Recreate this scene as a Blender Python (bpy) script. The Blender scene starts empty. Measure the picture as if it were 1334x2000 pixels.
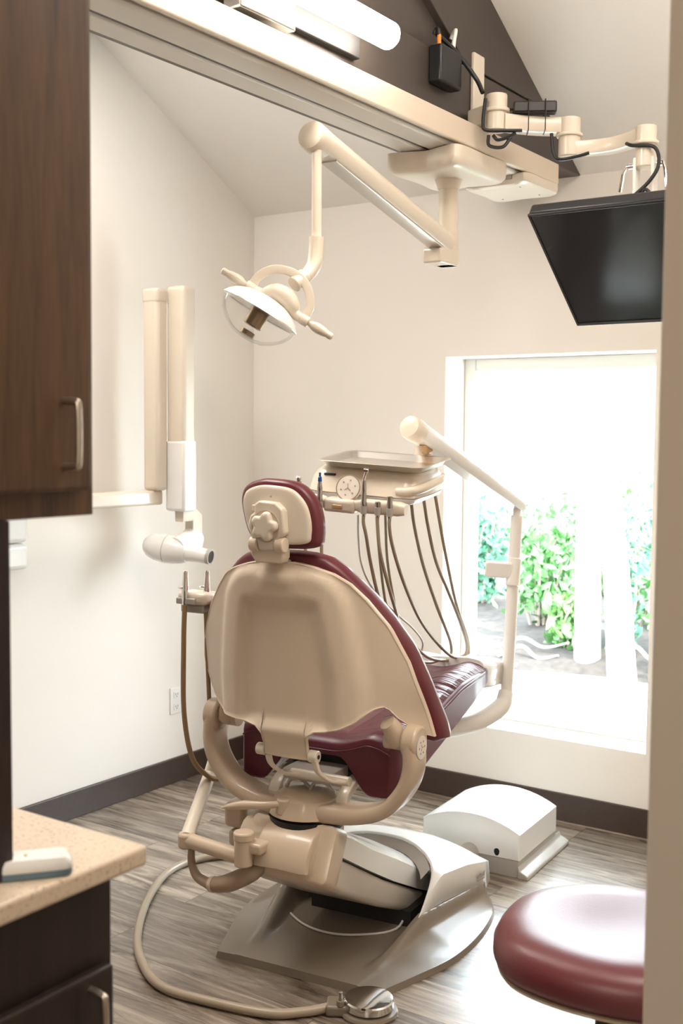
import bpy, bmesh, math, random
from mathutils import Vector, Matrix
random.seed(7)
scene = bpy.context.scene
COL = scene.collection
PI = math.pi

# ------------------------------------------------------------------ materials
def new_mat(name):
    m = bpy.data.materials.new(name); m.use_nodes = True
    nt = m.node_tree
    return m, nt, nt.nodes['Principled BSDF']

def plain(name, col, rough=.4, metal=0., coat=0., bump=0., bscale=200., spec=.5, trans=0., emit=None, var=0.):
    m, nt, b = new_mat(name)
    b.inputs['Base Color'].default_value = (*col, 1)
    b.inputs['Roughness'].default_value = rough
    b.inputs['Metallic'].default_value = metal
    b.inputs['Coat Weight'].default_value = coat
    b.inputs['Specular IOR Level'].default_value = spec
    b.inputs['Transmission Weight'].default_value = trans
    if emit:
        b.inputs['Emission Color'].default_value = (*emit[0], 1)
        b.inputs['Emission Strength'].default_value = emit[1]
    if bump or var:
        tc = nt.nodes.new('ShaderNodeTexCoord'); n = nt.nodes.new('ShaderNodeTexNoise')
        n.inputs['Scale'].default_value = bscale; n.inputs['Detail'].default_value = 3
        nt.links.new(tc.outputs['Object'], n.inputs['Vector'])
        if bump:
            bp = nt.nodes.new('ShaderNodeBump'); bp.inputs['Strength'].default_value = bump; bp.inputs['Distance'].default_value = .002
            nt.links.new(n.outputs['Fac'], bp.inputs['Height']); nt.links.new(bp.outputs['Normal'], b.inputs['Normal'])
        if var:
            mx = nt.nodes.new('ShaderNodeMix'); mx.data_type = 'RGBA'
            mx.inputs['A'].default_value = (*[c * (1 - var) for c in col], 1); mx.inputs['B'].default_value = (*[min(1, c * (1 + var)) for c in col], 1)
            nt.links.new(n.outputs['Fac'], mx.inputs['Factor']); nt.links.new(mx.outputs['Result'], b.inputs['Base Color'])
    return m

def wood(name, dark, light, axis='Z', rough=.35, scale=1.):
    m, nt, b = new_mat(name)
    tc = nt.nodes.new('ShaderNodeTexCoord'); mp = nt.nodes.new('ShaderNodeMapping')
    s = {'X': (1.2, 18, 18), 'Y': (18, 1.2, 18), 'Z': (18, 18, 1.2)}[axis]
    mp.inputs['Scale'].default_value = [k * scale for k in s]
    nt.links.new(tc.outputs['Object'], mp.inputs['Vector'])
    n = nt.nodes.new('ShaderNodeTexNoise'); n.inputs['Scale'].default_value = 2.2; n.inputs['Detail'].default_value = 8; n.inputs['Roughness'].default_value = .65; n.inputs['Distortion'].default_value = .6
    nt.links.new(mp.outputs['Vector'], n.inputs['Vector'])
    n2 = nt.nodes.new('ShaderNodeTexNoise'); n2.inputs['Scale'].default_value = 12; n2.inputs['Detail'].default_value = 4
    nt.links.new(mp.outputs['Vector'], n2.inputs['Vector'])
    ad = nt.nodes.new('ShaderNodeMath'); ad.operation = 'ADD'
    ml = nt.nodes.new('ShaderNodeMath'); ml.operation = 'MULTIPLY'; ml.inputs[1].default_value = .35
    nt.links.new(n2.outputs['Fac'], ml.inputs[0]); nt.links.new(n.outputs['Fac'], ad.inputs[0]); nt.links.new(ml.outputs[0], ad.inputs[1])
    cr = nt.nodes.new('ShaderNodeValToRGB')
    cr.color_ramp.elements[0].position = .42; cr.color_ramp.elements[0].color = (*dark, 1)
    cr.color_ramp.elements[1].position = .92; cr.color_ramp.elements[1].color = (*light, 1)
    nt.links.new(ad.outputs[0], cr.inputs['Fac']); nt.links.new(cr.outputs['Color'], b.inputs['Base Color'])
    b.inputs['Roughness'].default_value = rough
    return m

def floor_mat():
    m, nt, b = new_mat('vinyl_planks')
    tc = nt.nodes.new('ShaderNodeTexCoord')
    br = nt.nodes.new('ShaderNodeTexBrick')
    br.inputs['Scale'].default_value = 1; br.inputs['Brick Width'].default_value = 1.22; br.inputs['Row Height'].default_value = .178
    br.inputs['Mortar Size'].default_value = .0012; br.inputs['Mortar Smooth'].default_value = .1
    br.offset = .37; br.offset_frequency = 2
    br.inputs['Color1'].default_value = (0, 0, 0, 1); br.inputs['Color2'].default_value = (1, 1, 1, 1); br.inputs['Mortar'].default_value = (.3, .3, .3, 1)
    nt.links.new(tc.outputs['Object'], br.inputs['Vector'])
    mp = nt.nodes.new('ShaderNodeMapping'); mp.inputs['Scale'].default_value = (1.6, 14, 1)
    nt.links.new(tc.outputs['Object'], mp.inputs['Vector'])
    # shift the grain per plank
    av = nt.nodes.new('ShaderNodeVectorMath'); av.operation = 'ADD'
    sc = nt.nodes.new('ShaderNodeVectorMath'); sc.operation = 'SCALE'; sc.inputs['Scale'].default_value = 13
    nt.links.new(br.outputs['Color'], sc.inputs[0]); nt.links.new(mp.outputs['Vector'], av.inputs[0]); nt.links.new(sc.outputs['Vector'], av.inputs[1])
    n = nt.nodes.new('ShaderNodeTexNoise'); n.inputs['Scale'].default_value = 1.6; n.inputs['Detail'].default_value = 9; n.inputs['Roughness'].default_value = .68; n.inputs['Distortion'].default_value = 1.2
    nt.links.new(av.outputs['Vector'], n.inputs['Vector'])
    cr = nt.nodes.new('ShaderNodeValToRGB')
    e = cr.color_ramp.elements
    e[0].position = .36; e[0].color = (.075, .053, .038, 1); e[1].position = .66; e[1].color = (.33, .275, .215, 1)
    k = e.new(.5); k.color = (.19, .148, .113, 1)
    nt.links.new(n.outputs['Fac'], cr.inputs['Fac'])
    hs = nt.nodes.new('ShaderNodeHueSaturation')
    mr = nt.nodes.new('ShaderNodeMapRange'); mr.inputs['To Min'].default_value = .70; mr.inputs['To Max'].default_value = 1.5
    nt.links.new(br.outputs['Color'], mr.inputs['Value']); nt.links.new(mr.outputs['Result'], hs.inputs['Value']); nt.links.new(cr.outputs['Color'], hs.inputs['Color'])
    mx = nt.nodes.new('ShaderNodeMix'); mx.data_type = 'RGBA'; mx.inputs['B'].default_value = (.07, .055, .045, 1)
    nt.links.new(br.outputs['Fac'], mx.inputs['Factor']); nt.links.new(hs.outputs['Color'], mx.inputs['A'])
    nt.links.new(mx.outputs['Result'], b.inputs['Base Color'])
    b.inputs['Roughness'].default_value = .27; b.inputs['Specular IOR Level'].default_value = .85
    bp = nt.nodes.new('ShaderNodeBump'); bp.inputs['Strength'].default_value = .25; bp.inputs['Distance'].default_value = .002
    nt.links.new(n.outputs['Fac'], bp.inputs['Height']); nt.links.new(bp.outputs['Normal'], b.inputs['Normal'])
    return m

def speckle(name, base, dark):
    m, nt, b = new_mat(name)
    tc = nt.nodes.new('ShaderNodeTexCoord'); v = nt.nodes.new('ShaderNodeTexNoise'); v.inputs['Scale'].default_value = 160; v.inputs['Detail'].default_value = 4
    nt.links.new(tc.outputs['Object'], v.inputs['Vector'])
    cr = nt.nodes.new('ShaderNodeValToRGB'); e = cr.color_ramp.elements
    e[0].position = .34; e[0].color = (*dark, 1); e[1].position = .44; e[1].color = (*base, 1)
    nt.links.new(v.outputs['Fac'], cr.inputs['Fac']); nt.links.new(cr.outputs['Color'], b.inputs['Base Color'])
    b.inputs['Roughness'].default_value = .3
    return m

def leather(name, col, ruched=False):
    m, nt, b = new_mat(name)
    b.inputs['Base Color'].default_value = (*col, 1); b.inputs['Roughness'].default_value = .36
    b.inputs['Specular IOR Level'].default_value = .55
    tc = nt.nodes.new('ShaderNodeTexCoord'); n = nt.nodes.new('ShaderNodeTexNoise'); n.inputs['Scale'].default_value = 260; n.inputs['Detail'].default_value = 3
    nt.links.new(tc.outputs['Object'], n.inputs['Vector'])
    bp = nt.nodes.new('ShaderNodeBump'); bp.inputs['Strength'].default_value = .12; bp.inputs['Distance'].default_value = .002
    nt.links.new(n.outputs['Fac'], bp.inputs['Height'])
    last = bp
    if ruched:
        mp = nt.nodes.new('ShaderNodeMapping'); mp.inputs['Scale'].default_value = (3.0, 30, 0)
        nt.links.new(tc.outputs['Object'], mp.inputs['Vector'])
        w = nt.nodes.new('ShaderNodeTexNoise'); w.inputs['Scale'].default_value = 1.5; w.inputs['Detail'].default_value = 2; w.inputs['Distortion'].default_value = .8
        nt.links.new(mp.outputs['Vector'], w.inputs['Vector'])
        # wrinkles live near the side seams only
        sx = nt.nodes.new('ShaderNodeSeparateXYZ'); nt.links.new(tc.outputs['Object'], sx.inputs['Vector'])
        ab = nt.nodes.new('ShaderNodeMath'); ab.operation = 'ABSOLUTE'; nt.links.new(sx.outputs['X'], ab.inputs[0])
        mr = nt.nodes.new('ShaderNodeMapRange'); mr.inputs['From Min'].default_value = .08; mr.inputs['From Max'].default_value = .15
        nt.links.new(ab.outputs[0], mr.inputs['Value'])
        m2 = nt.nodes.new('ShaderNodeMapRange'); m2.inputs['From Min'].default_value = .243; m2.inputs['From Max'].default_value = .225; nt.links.new(ab.outputs[0], m2.inputs['Value'])
        m3 = nt.nodes.new('ShaderNodeMath'); m3.operation = 'MULTIPLY'; nt.links.new(mr.outputs['Result'], m3.inputs[0]); nt.links.new(m2.outputs['Result'], m3.inputs[1])
        m4 = nt.nodes.new('ShaderNodeMapRange'); m4.inputs['From Min'].default_value = .14; m4.inputs['From Max'].default_value = .2; nt.links.new(sx.outputs['Y'], m4.inputs['Value'])
        m5 = nt.nodes.new('ShaderNodeMath'); m5.operation = 'MULTIPLY'; nt.links.new(m3.outputs[0], m5.inputs[0]); nt.links.new(m4.outputs['Result'], m5.inputs[1])
        z = nt.nodes.new('ShaderNodeMath'); z.operation = 'MULTIPLY'
        nt.links.new(w.outputs['Fac'], z.inputs[0]); nt.links.new(m5.outputs[0], z.inputs[1])
        b2 = nt.nodes.new('ShaderNodeBump'); b2.inputs['Strength'].default_value = 1; b2.inputs['Distance'].default_value = .03
        nt.links.new(z.outputs[0], b2.inputs['Height']); nt.links.new(bp.outputs['Normal'], b2.inputs['Normal'])
        last = b2
    nt.links.new(last.outputs['Normal'], b.inputs['Normal'])
    return m

def glass_mat(name, col=(1, 1, 1), gl=.06):
    m = bpy.data.materials.new(name); m.use_nodes = True; nt = m.node_tree
    for n in list(nt.nodes): nt.nodes.remove(n)
    o = nt.nodes.new('ShaderNodeOutputMaterial'); t = nt.nodes.new('ShaderNodeBsdfTransparent'); g = nt.nodes.new('ShaderNodeBsdfGlossy')
    t.inputs['Color'].default_value = (*col, 1); g.inputs['Roughness'].default_value = .03
    lw = nt.nodes.new('ShaderNodeLayerWeight'); lw.inputs['Blend'].default_value = gl
    mx = nt.nodes.new('ShaderNodeMixShader')
    mm_ = nt.nodes.new('ShaderNodeMath'); mm_.operation = 'MULTIPLY'; mm_.inputs[1].default_value = .45
    nt.links.new(lw.outputs['Fresnel'], mm_.inputs[0]); nt.links.new(mm_.outputs[0], mx.inputs['Fac']); nt.links.new(t.outputs[0], mx.inputs[1]); nt.links.new(g.outputs[0], mx.inputs[2])
    nt.links.new(mx.outputs[0], o.inputs['Surface'])
    return m

M = dict(
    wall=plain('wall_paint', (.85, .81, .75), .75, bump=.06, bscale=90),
    wall_shade=plain('wall_paint_shaded', (.58, .50, .41), .8, bump=.06, bscale=90),  # darker copy of the wall paint: shade on the entrance wall put into colour
    ceil=plain('ceiling_paint', (.84, .80, .75), .85, bump=.06, bscale=90),
    beam=plain('beam_paint', (.058, .045, .038), .36, bump=.08, bscale=60),
    base=plain('dark_trim', (.055, .036, .028), .4, bump=.05, bscale=60, var=.2),
    floor=floor_mat(),
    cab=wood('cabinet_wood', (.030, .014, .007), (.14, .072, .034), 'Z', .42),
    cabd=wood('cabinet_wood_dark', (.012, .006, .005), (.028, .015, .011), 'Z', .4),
    stone=speckle('quartz', (.70, .57, .43), (.50, .37, .26)),
    nickel=plain('brushed_nickel', (.55, .48, .40), .33, 1.),
    chrome=plain('chrome', (.85, .84, .83), .08, 1.),
    satin=plain('satin_steel', (.50, .475, .45), .22, 1.),
    steel=plain('stainless_tray', (.88, .83, .77), .34, 1.),
    alu=plain('aluminium', (.62, .59, .55), .3, 1.),
    cream=plain('cream_plastic', (.71, .63, .52), .28, coat=.25),
    tan=plain('tan_plastic', (.54, .43, .315), .3, coat=.25),
    shell=plain('shell_plastic', (.70, .585, .455), .36, bump=.25, bscale=900, var=.04),
    greycream=plain('grey_cream_plastic', (.50, .45, .38), .3, coat=.25),
    white=plain('white_plastic', (.83, .82, .79), .22, coat=.3),
    white_m=plain('white_metal', (.82, .79, .74), .35),
    rail=plain('rail_paint', (.64, .595, .53), .35),
    fascia=plain('fascia_paint', (.68, .58, .47), .35),
    taupe=plain('taupe_plastic', (.19, .152, .115), .27, bump=.15, bscale=700, coat=.15),
    grey=plain('grey_plastic', (.42, .39, .35), .35),
    dark=plain('dark_metal', (.035, .033, .032), .45, .4),
    black=plain('black_plastic', (.012, .012, .013), .35),
    cable=plain('black_cable', (.01, .01, .011), .45),
    leather=leather('burgundy_leather', (.118, .013, .022)),
    leather_r=leather('burgundy_leather_ruched', (.098, .010, .022), True),
    stoolleather=leather('burgundy_stool', (.13, .026, .031)),
    screen=plain('screen_glass', (.030, .040, .043), .12, spec=.6),
    hose=plain('tan_hose', (.33, .265, .19), .35),
    hoseb=plain('brown_hose', (.30, .20, .10), .45),
    sleeve=plain('pleated_sleeve', (.34, .25, .17), .6, bump=.6, bscale=90),
    hosew=plain('grey_hose', (.62, .58, .54), .4),
    blue=plain('blue_anodised', (.01, .09, .32), .25, .3),
    bluegrey=plain('blue_grey_rubber', (.13, .20, .25), .5),
    badge=plain('badge_plastic', (.76, .69, .60), .35),
    mark=plain('grey_print', (.34, .31, .28), .5),
    gold=plain('amber_plastic', (.45, .28, .13), .3),
    bulb=plain('bulb_shield', (.33, .25, .17), .3, .8),
    orange=plain('orange_plug', (.8, .25, .03), .4),
    clear=glass_mat('clear_shield', (.985, .985, .985), .08),
    pane=glass_mat('window_glass', (.97, .98, .97), .05),
    tube=plain('lit_tube', (1, 1, 1), .4, emit=((1, .90, .78), 22.)),
    ground=plain('pale_paving', (.80, .78, .74), .8, var=.1, bscale=20),
    mulch=plain('mulch', (.035, .027, .022), .95, bump=1., bscale=22, var=.85),
    bark=plain('pale_bark', (.34, .32, .30), .9, bump=.6, bscale=25, var=.25),
    twig=plain('twig', (.30, .24, .20), .9, var=.3, bscale=10),
    leafa=plain('leaf_green', (.11, .27, .09), .5, var=.7, bscale=5, spec=.3),
    leafb=plain('leaf_light', (.18, .34, .11), .5, var=.7, bscale=5, spec=.3),
    leafc=plain('leaf_blue', (.10, .25, .16), .5, var=.7, bscale=5, spec=.3),
    fence=plain('white_fence', (.85, .85, .84), .7),
)

# ------------------------------------------------------------------ builders
def link(name, me, parent=None):
    o = bpy.data.objects.new(name, me); COL.objects.link(o)
    if parent is not None: o.parent = parent
    return o

def obj(name, bm, mat, parent=None, smooth=True, bevel=0, seg=2, subsurf=0, angle=35, label=None):
    bmesh.ops.recalc_face_normals(bm, faces=bm.faces[:])
    me = bpy.data.meshes.new(name); bm.to_mesh(me); bm.free()
    for m in (mat if isinstance(mat, (list, tuple)) else [mat]): me.materials.append(M[m] if isinstance(m, str) else m)
    o = link(name, me, parent)
    if bevel:
        b = o.modifiers.new('b', 'BEVEL'); b.width = bevel; b.segments = seg; b.limit_method = 'ANGLE'; b.angle_limit = math.radians(40)
    if subsurf:
        s = o.modifiers.new('s', 'SUBSURF'); s.levels = s.render_levels = subsurf
    if smooth:
        if subsurf: me.shade_smooth()
        else:
            me.shade_smooth()
            try: me.set_sharp_from_angle(angle=math.radians(angle))
            except Exception: pass
    if label: o['label'] = label
    return o

def tag(o, label, cat, group=None):
    o['label'] = label; o['category'] = cat
    if group: o['group'] = group
    return o

def thing(name, label, cat, loc=(0, 0, 0), rotz=0, group=None):
    o = link(name, None); o.location = loc; o.rotation_euler = (0, 0, rotz); o.empty_display_size = .05
    return tag(o, label, cat, group)

def struct(o):
    o['kind'] = 'structure'; return o

def V(p): return Vector(p)

def add_box(bm, lo, hi, mat=None, mi=0):
    lo, hi = V(lo), V(hi)
    vs = []
    for x in (lo.x, hi.x):
        for y in (lo.y, hi.y):
            for z in (lo.z, hi.z):
                p = Vector((x, y, z)); vs.append(bm.verts.new(mat @ p if mat else p))
    for f in ((0, 1, 3, 2), (4, 6, 7, 5), (0, 4, 5, 1), (2, 3, 7, 6), (0, 2, 6, 4), (1, 5, 7, 3)):
        bm.faces.new([vs[i] for i in f]).material_index = mi
    return vs

def bx(lo, hi, mat=None):
    bm = bmesh.new(); add_box(bm, lo, hi, mat); return bm

def frame_at(t, up=None):
    t = t.normalized()
    u = V(up) if up else (Vector((0, 0, 1)) if abs(t.z) < .95 else Vector((0, 1, 0)))
    n = (u - t * u.dot(t)).normalized(); b = t.cross(n)
    return n, b

def add_loft(bm, rings, cap=True, closed=True):
    R = [[bm.verts.new(p) for p in r] for r in rings]
    n = len(R[0])
    for a, b in zip(R[:-1], R[1:]):
        for i in range(n if closed else n - 1):
            j = (i + 1) % n
            try: bm.faces.new((a[i], a[j], b[j], b[i]))
            except ValueError: pass
    if cap and closed:
        for r in (R[0], R[-1]):
            try: bm.faces.new(r)
            except ValueError: pass
    return R

def circ(c, n, b, ra, rb=None, seg=16, ph=0.):
    rb = ra if rb is None else rb
    return [c + n * (math.cos(2 * PI * i / seg + ph) * ra) + b * (math.sin(2 * PI * i / seg + ph) * rb) for i in range(seg)]

def smooth_path(pts, sub=6):
    P = [V(p) for p in pts]
    if len(P) < 3: return P
    out = []
    for i in range(len(P) - 1):
        p0 = P[i - 1] if i else P[0] * 2 - P[1]; p1, p2 = P[i], P[i + 1]
        p3 = P[i + 2] if i + 2 < len(P) else P[-1] * 2 - P[-2]
        for k in range(sub):
            t = k / sub
            out.append(.5 * ((2 * p1) + (p2 - p0) * t + (2 * p0 - 5 * p1 + 4 * p2 - p3) * t * t + (3 * p1 - p0 - 3 * p2 + p3) * t ** 3))
    out.append(P[-1]); return out

def add_tube(bm, pts, r, seg=12, sub=6, section=None, up=None, smooth=True):
    """tube along pts; r number or list per point; section=(ra,rb) ellipse scale / list of 2d points"""
    if smooth and len(pts) > 2:
        P = smooth_path(pts, sub)
        if isinstance(r, (list, tuple)):
            rr = []
            for i in range(len(pts) - 1):
                for k in range(sub): rr.append(r[i] + (r[i + 1] - r[i]) * k / sub)
            rr.append(r[-1])
        else: rr = [r] * len(P)
    else:
        P = [V(p) for p in pts]; rr = list(r) if isinstance(r, (list, tuple)) else [r] * len(P)
    rings = []; n = None
    for i, p in enumerate(P):
        a = P[max(i - 1, 0)]; c = P[min(i + 1, len(P) - 1)]
        t = (c - a).normalized()
        if up or n is None: n, b = frame_at(t, up)
        else:
            n = (n - t * n.dot(t)).normalized(); b = t.cross(n)
        if section: rings.append([p + n * (q[0] * rr[i]) + b * (q[1] * rr[i]) for q in section])
        else: rings.append(circ(p, n, b, rr[i], seg=seg))
    add_loft(bm, rings)

def tube(pts, r, **k):
    bm = bmesh.new(); add_tube(bm, pts, r, **k); return bm

def rrect(w, h, r, seg=4):
    out = []
    for cx, cy, a0 in ((w - r, h - r, 0), (-w + r, h - r, 90), (-w + r, -h + r, 180), (w - r, -h + r, 270)):
        for k in range(seg + 1):
            a = math.radians(a0 + 90 * k / seg); out.append((cx + r * math.cos(a), cy + r * math.sin(a)))
    return out

def add_cyl(bm, a, b, r0, r1=None, seg=24, up=None):
    a, b = V(a), V(b); r1 = r0 if r1 is None else r1
    n, c = frame_at(b - a, up)
    add_loft(bm, [circ(a, n, c, r0, seg=seg), circ(b, n, c, r1, seg=seg)])

def cyl(a, b, r0, r1=None, seg=24):
    bm = bmesh.new(); add_cyl(bm, a, b, r0, r1, seg); return bm

def add_lathe(bm, o, axis, prof, seg=32, up=None):
    """prof: (distance along axis, radius)"""
    o = V(o); ax = V(axis).normalized(); n, b = frame_at(ax, up)
    add_loft(bm, [circ(o + ax * d, n, b, max(r, 1e-4), seg=seg) for d, r in prof])

def lathe(o, axis, prof, seg=32):
    bm = bmesh.new(); add_lathe(bm, o, axis, prof, seg); return bm

def add_prism(bm, poly, d, M4=None):
    """polygon (3d points) extruded by vector d"""
    d = V(d); A = [bm.verts.new((M4 @ V(p)) if M4 else V(p)) for p in poly]
    B = [bm.verts.new((M4 @ (V(p) + d)) if M4 else V(p) + d) for p in poly]
    n = len(A)
    bm.faces.new(A); bm.faces.new(B[::-1])
    for i in range(n): bm.faces.new((A[i], B[i], B[(i + 1) % n], A[(i + 1) % n]))

def prism(poly, d, M4=None):
    bm = bmesh.new(); add_prism(bm, poly, d, M4); return bm

def lerp_tab(tab, x):
    if x <= tab[0][0]: return tab[0][1]
    for (a, va), (b, vb) in zip(tab[:-1], tab[1:]):
        if x <= b: return va + (vb - va) * (x - a) / (b - a)
    return tab[-1][1]

def sstep(a, b, x):
    t = min(1, max(0, (x - a) / (b - a))); return t * t * (3 - 2 * t)

def pillow(grid, ctr, place, layers, front_grid=True):
    """grid[i][j] 2d points; layers (offset, inset) from the back face to the front face; place(x, z, offset)->3d"""
    nx, nz = len(grid), len(grid[0])
    bm = bmesh.new()
    per = [(i, 0) for i in range(nx)] + [(nx - 1, j) for j in range(1, nz)] + [(i, nz - 1) for i in range(nx - 2, -1, -1)] + [(0, j) for j in range(nz - 2, 0, -1)]
    def ins(p, k):
        d = Vector((p[0] - ctr[0], p[1] - ctr[1])); L = d.length
        f = max(0, 1 - k / max(L, .05)) if L > 1e-6 else 1
        return ctr[0] + d.x * f, ctr[1] + d.y * f
    def cap(off, k):
        g = [[None] * nz for _ in range(nx)]
        for i in range(nx):
            for j in range(nz):
                # only the outer zone is inset so that the inside stays put
                g[i][j] = bm.verts.new(place(*ins(grid[i][j], k), off))
        for i in range(nx - 1):
            for j in range(nz - 1):
                try: bm.faces.new((g[i][j], g[i + 1][j], g[i + 1][j + 1], g[i][j + 1]))
                except ValueError: pass
        return [g[i][j] for i, j in per]
    prev = cap(*layers[0])
    for off, k in layers[1:-1]:
        r = [bm.verts.new(place(*ins(grid[i][j], k), off)) for i, j in per]
        for a in range(len(r)):
            c = (a + 1) % len(r); bm.faces.new((prev[a], prev[c], r[c], r[a]))
        prev = r
    last = cap(*layers[-1])
    for a in range(len(last)):
        c = (a + 1) % len(last); bm.faces.new((prev[a], prev[c], last[c], last[a]))
    bmesh.ops.remove_doubles(bm, verts=bm.verts[:], dist=2e-4)
    return bm

def fan_grid(outline, ctr, rings=6):
    """outline -> rings toward centre as a closed fan of (verts) ; returned via place in disc_pillow"""
    return [[(ctr[0] + (p[0] - ctr[0]) * k / rings, ctr[1] + (p[1] - ctr[1]) * k / rings) for p in outline] for k in range(1, rings + 1)]

def disc_pillow(outline, ctr, place, layers, rings=6):
    bm = bmesh.new(); n = len(outline)
    def ins(p, k):
        d = Vector((p[0] - ctr[0], p[1] - ctr[1])); L = d.length
        f = max(0, 1 - k / L); return (ctr[0] + d.x * f, ctr[1] + d.y * f)
    def cap(off, k):
        o = [ins(p, k) for p in outline]
        R = [[bm.verts.new(place(*q, off)) for q in r] for r in fan_grid(o, ctr, rings)]
        c = bm.verts.new(place(*ctr, off))
        for i in range(n): bm.faces.new((c, R[0][i], R[0][(i + 1) % n]))
        for a, b in zip(R[:-1], R[1:]):
            for i in range(n): bm.faces.new((a[i], b[i], b[(i + 1) % n], a[(i + 1) % n]))
        return R[-1]
    prev = cap(*layers[0])
    for off, k in layers[1:-1]:
        r = [bm.verts.new(place(*ins(p, k), off)) for p in outline]
        for i in range(n): bm.faces.new((prev[i], prev[(i + 1) % n], r[(i + 1) % n], r[i]))
        prev = r
    last = cap(*layers[-1])
    for i in range(n): bm.faces.new((prev[i], prev[(i + 1) % n], last[(i + 1) % n], last[i]))
    return bm

def round_outline(pts, sub=6):
    P = [V((p[0], p[1], 0)) for p in pts]; n = len(P); out = []
    for i in range(n):
        p0, p1, p2, p3 = P[i - 1], P[i], P[(i + 1) % n], P[(i + 2) % n]
        for k in range(sub):
            t = k / sub
            q = .5 * ((2 * p1) + (p2 - p0) * t + (2 * p0 - 5 * p1 + 4 * p2 - p3) * t * t + (3 * p1 - p0 - 3 * p2 + p3) * t ** 3)
            out.append((q.x, q.y))
    return out

def rot_to(axis_x, axis_y, axis_z, o):
    m = Matrix((axis_x, axis_y, axis_z)).transposed().to_4x4(); m.translation = V(o); return m

# ------------------------------------------------------------------ camera
f_px, yaw, pitch, roll = 2244.16, .604563, .0677693, .00876332
F = Vector((-math.sin(yaw) * math.cos(pitch), math.cos(yaw) * math.cos(pitch), -math.sin(pitch)))
Rt = Vector((math.cos(yaw), math.sin(yaw), 0)); U = Rt.cross(F)
r2 = Rt * math.cos(roll) + U * math.sin(roll); u2 = -Rt * math.sin(roll) + U * math.cos(roll)
cam = bpy.data.cameras.new('camera'); co = link('camera', cam)
co.matrix_world = rot_to(r2, u2, -F, (0, 0, 1.5))
cam.sensor_fit = 'VERTICAL'; cam.sensor_height = 24; cam.lens = f_px / 2000 * 24; cam.clip_start = .05
cam.dof.use_dof = True; cam.dof.focus_distance = 3.15; cam.dof.aperture_fstop = 3.2
scene.camera = co

# ------------------------------------------------------------------ the setting
XL, YB, XR, YF = -3.345, 4.125, 1.25, -2.2
S = .55; ZB = 2.478; YR = 1.0; ZR = ZB + S * (YB - YR); ZF = ZR - S * (YR - YF)
WX0, WX1, WZ0, WZ1 = -2.338, -1.459, .316, 1.817

o = struct(obj('floor', bx((XL - .2, YF - .2, -.1), (XR + .2, YB + .03, 0)), 'floor', smooth=False))
pent = [(YF - .15, -.02), (YB, -.02), (YB, ZB + .12), (YR, ZR + .12), (YF - .15, ZF + .05)]
struct(obj('wall_left', prism([(XL - .15, y, z) for y, z in pent], (.15, 0, 0)), 'wall', smooth=False))
struct(obj('wall_right', prism([(XR, y, z) for y, z in pent], (.15, 0, 0)), 'wall', smooth=False))
bm = bmesh.new(); wy0, wy1 = YB, YB + .24
add_box(bm, (XL - .15, wy0, -.02), (WX0, wy1, ZB + .15)); add_box(bm, (WX1, wy0, -.02), (XR + .15, wy1, ZB + .15))
add_box(bm, (WX0, wy0, -.02), (WX1, wy1, WZ0)); add_box(bm, (WX0, wy0, WZ1), (WX1, wy1, ZB + .15))
bmesh.ops.remove_doubles(bm, verts=bm.verts[:], dist=1e-4)
struct(obj('wall_back', bm, 'wall', smooth=False))
struct(obj('wall_front', bx((XL - .15, YF - .15, -.02), (XR + .15, YF, ZF + .15)), 'wall', smooth=False))
struct(obj('ceiling', prism([(XL - .15, YB, ZB), (XL - .15, YR, ZR), (XL - .15, YF - .15, ZF), (XL - .15, YF - .15, ZF + .12), (XL - .15, YR, ZR + .12), (XL - .15, YB, ZB + .12)], (XR - XL + .3, 0, 0)), 'ceil', smooth=False))
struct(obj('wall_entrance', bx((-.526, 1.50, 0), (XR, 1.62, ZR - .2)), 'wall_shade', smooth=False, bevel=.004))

# dark boxed beam under the vault: lower beam, gable panel, rafter board
BX, BT = -1.77, .39
bm = bx((BX - BT, .2, 2.476), (BX, YB, 2.645))
bc = struct(obj('beam_trim', bm, 'beam', smooth=False, bevel=.004)); bc.name = 'trim_1'
def ceil_z(y): return ZB + S * (YB - y)
ys = YB - (2.647 - ZB) / S
g = [(BX - .02, .2, 2.647), (BX - .02, ys - .02, 2.647), (BX - .02, YR, ceil_z(YR) - .02), (BX - .02, .2, ceil_z(YR) - .46)]
struct(obj('trim_2', prism(g, (-.3, 0, 0)), 'beam', smooth=False))
wb = .33
g = [(BX + .004, ys, 2.648), (BX + .004, YR, ceil_z(YR) - .012), (BX + .004, YR, ceil_z(YR) - wb), (BX + .004, ys - wb / S, 2.648)]
struct(obj('trim_3', prism(g, (-.05, 0, 0)), 'beam', smooth=False, bevel=.003))

# baseboards
struct(obj('baseboard_left', bx((XL, YF, 0), (XL + .014, YB, .108)), 'base', smooth=False, bevel=.003))
struct(obj('baseboard_back', bx((XL + .014, YB - .014, 0), (XR, YB, .108)), 'base', smooth=False, bevel=.003))

# window
bm = bmesh.new(); gy0, gy1 = 4.285, 4.335; fw = .052
for a, b in (((WX0, gy0, WZ0), (WX0 + fw, gy1, WZ1)), ((WX1 - fw, gy0, WZ0), (WX1, gy1, WZ1)), ((WX0 + fw, gy0, WZ0), (WX1 - fw, gy1, WZ0 + fw)), ((WX0 + fw, gy0, WZ1 - fw), (WX1 - fw, gy1, WZ1))): add_box(bm, a, b)
w = struct(obj('window_1', bm, 'white_m', smooth=False, bevel=.004))
obj('pane', bx((WX0 + fw, 4.306, WZ0 + fw), (WX1 - fw, 4.312, WZ1 - fw)), 'pane', w, smooth=False)

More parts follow.
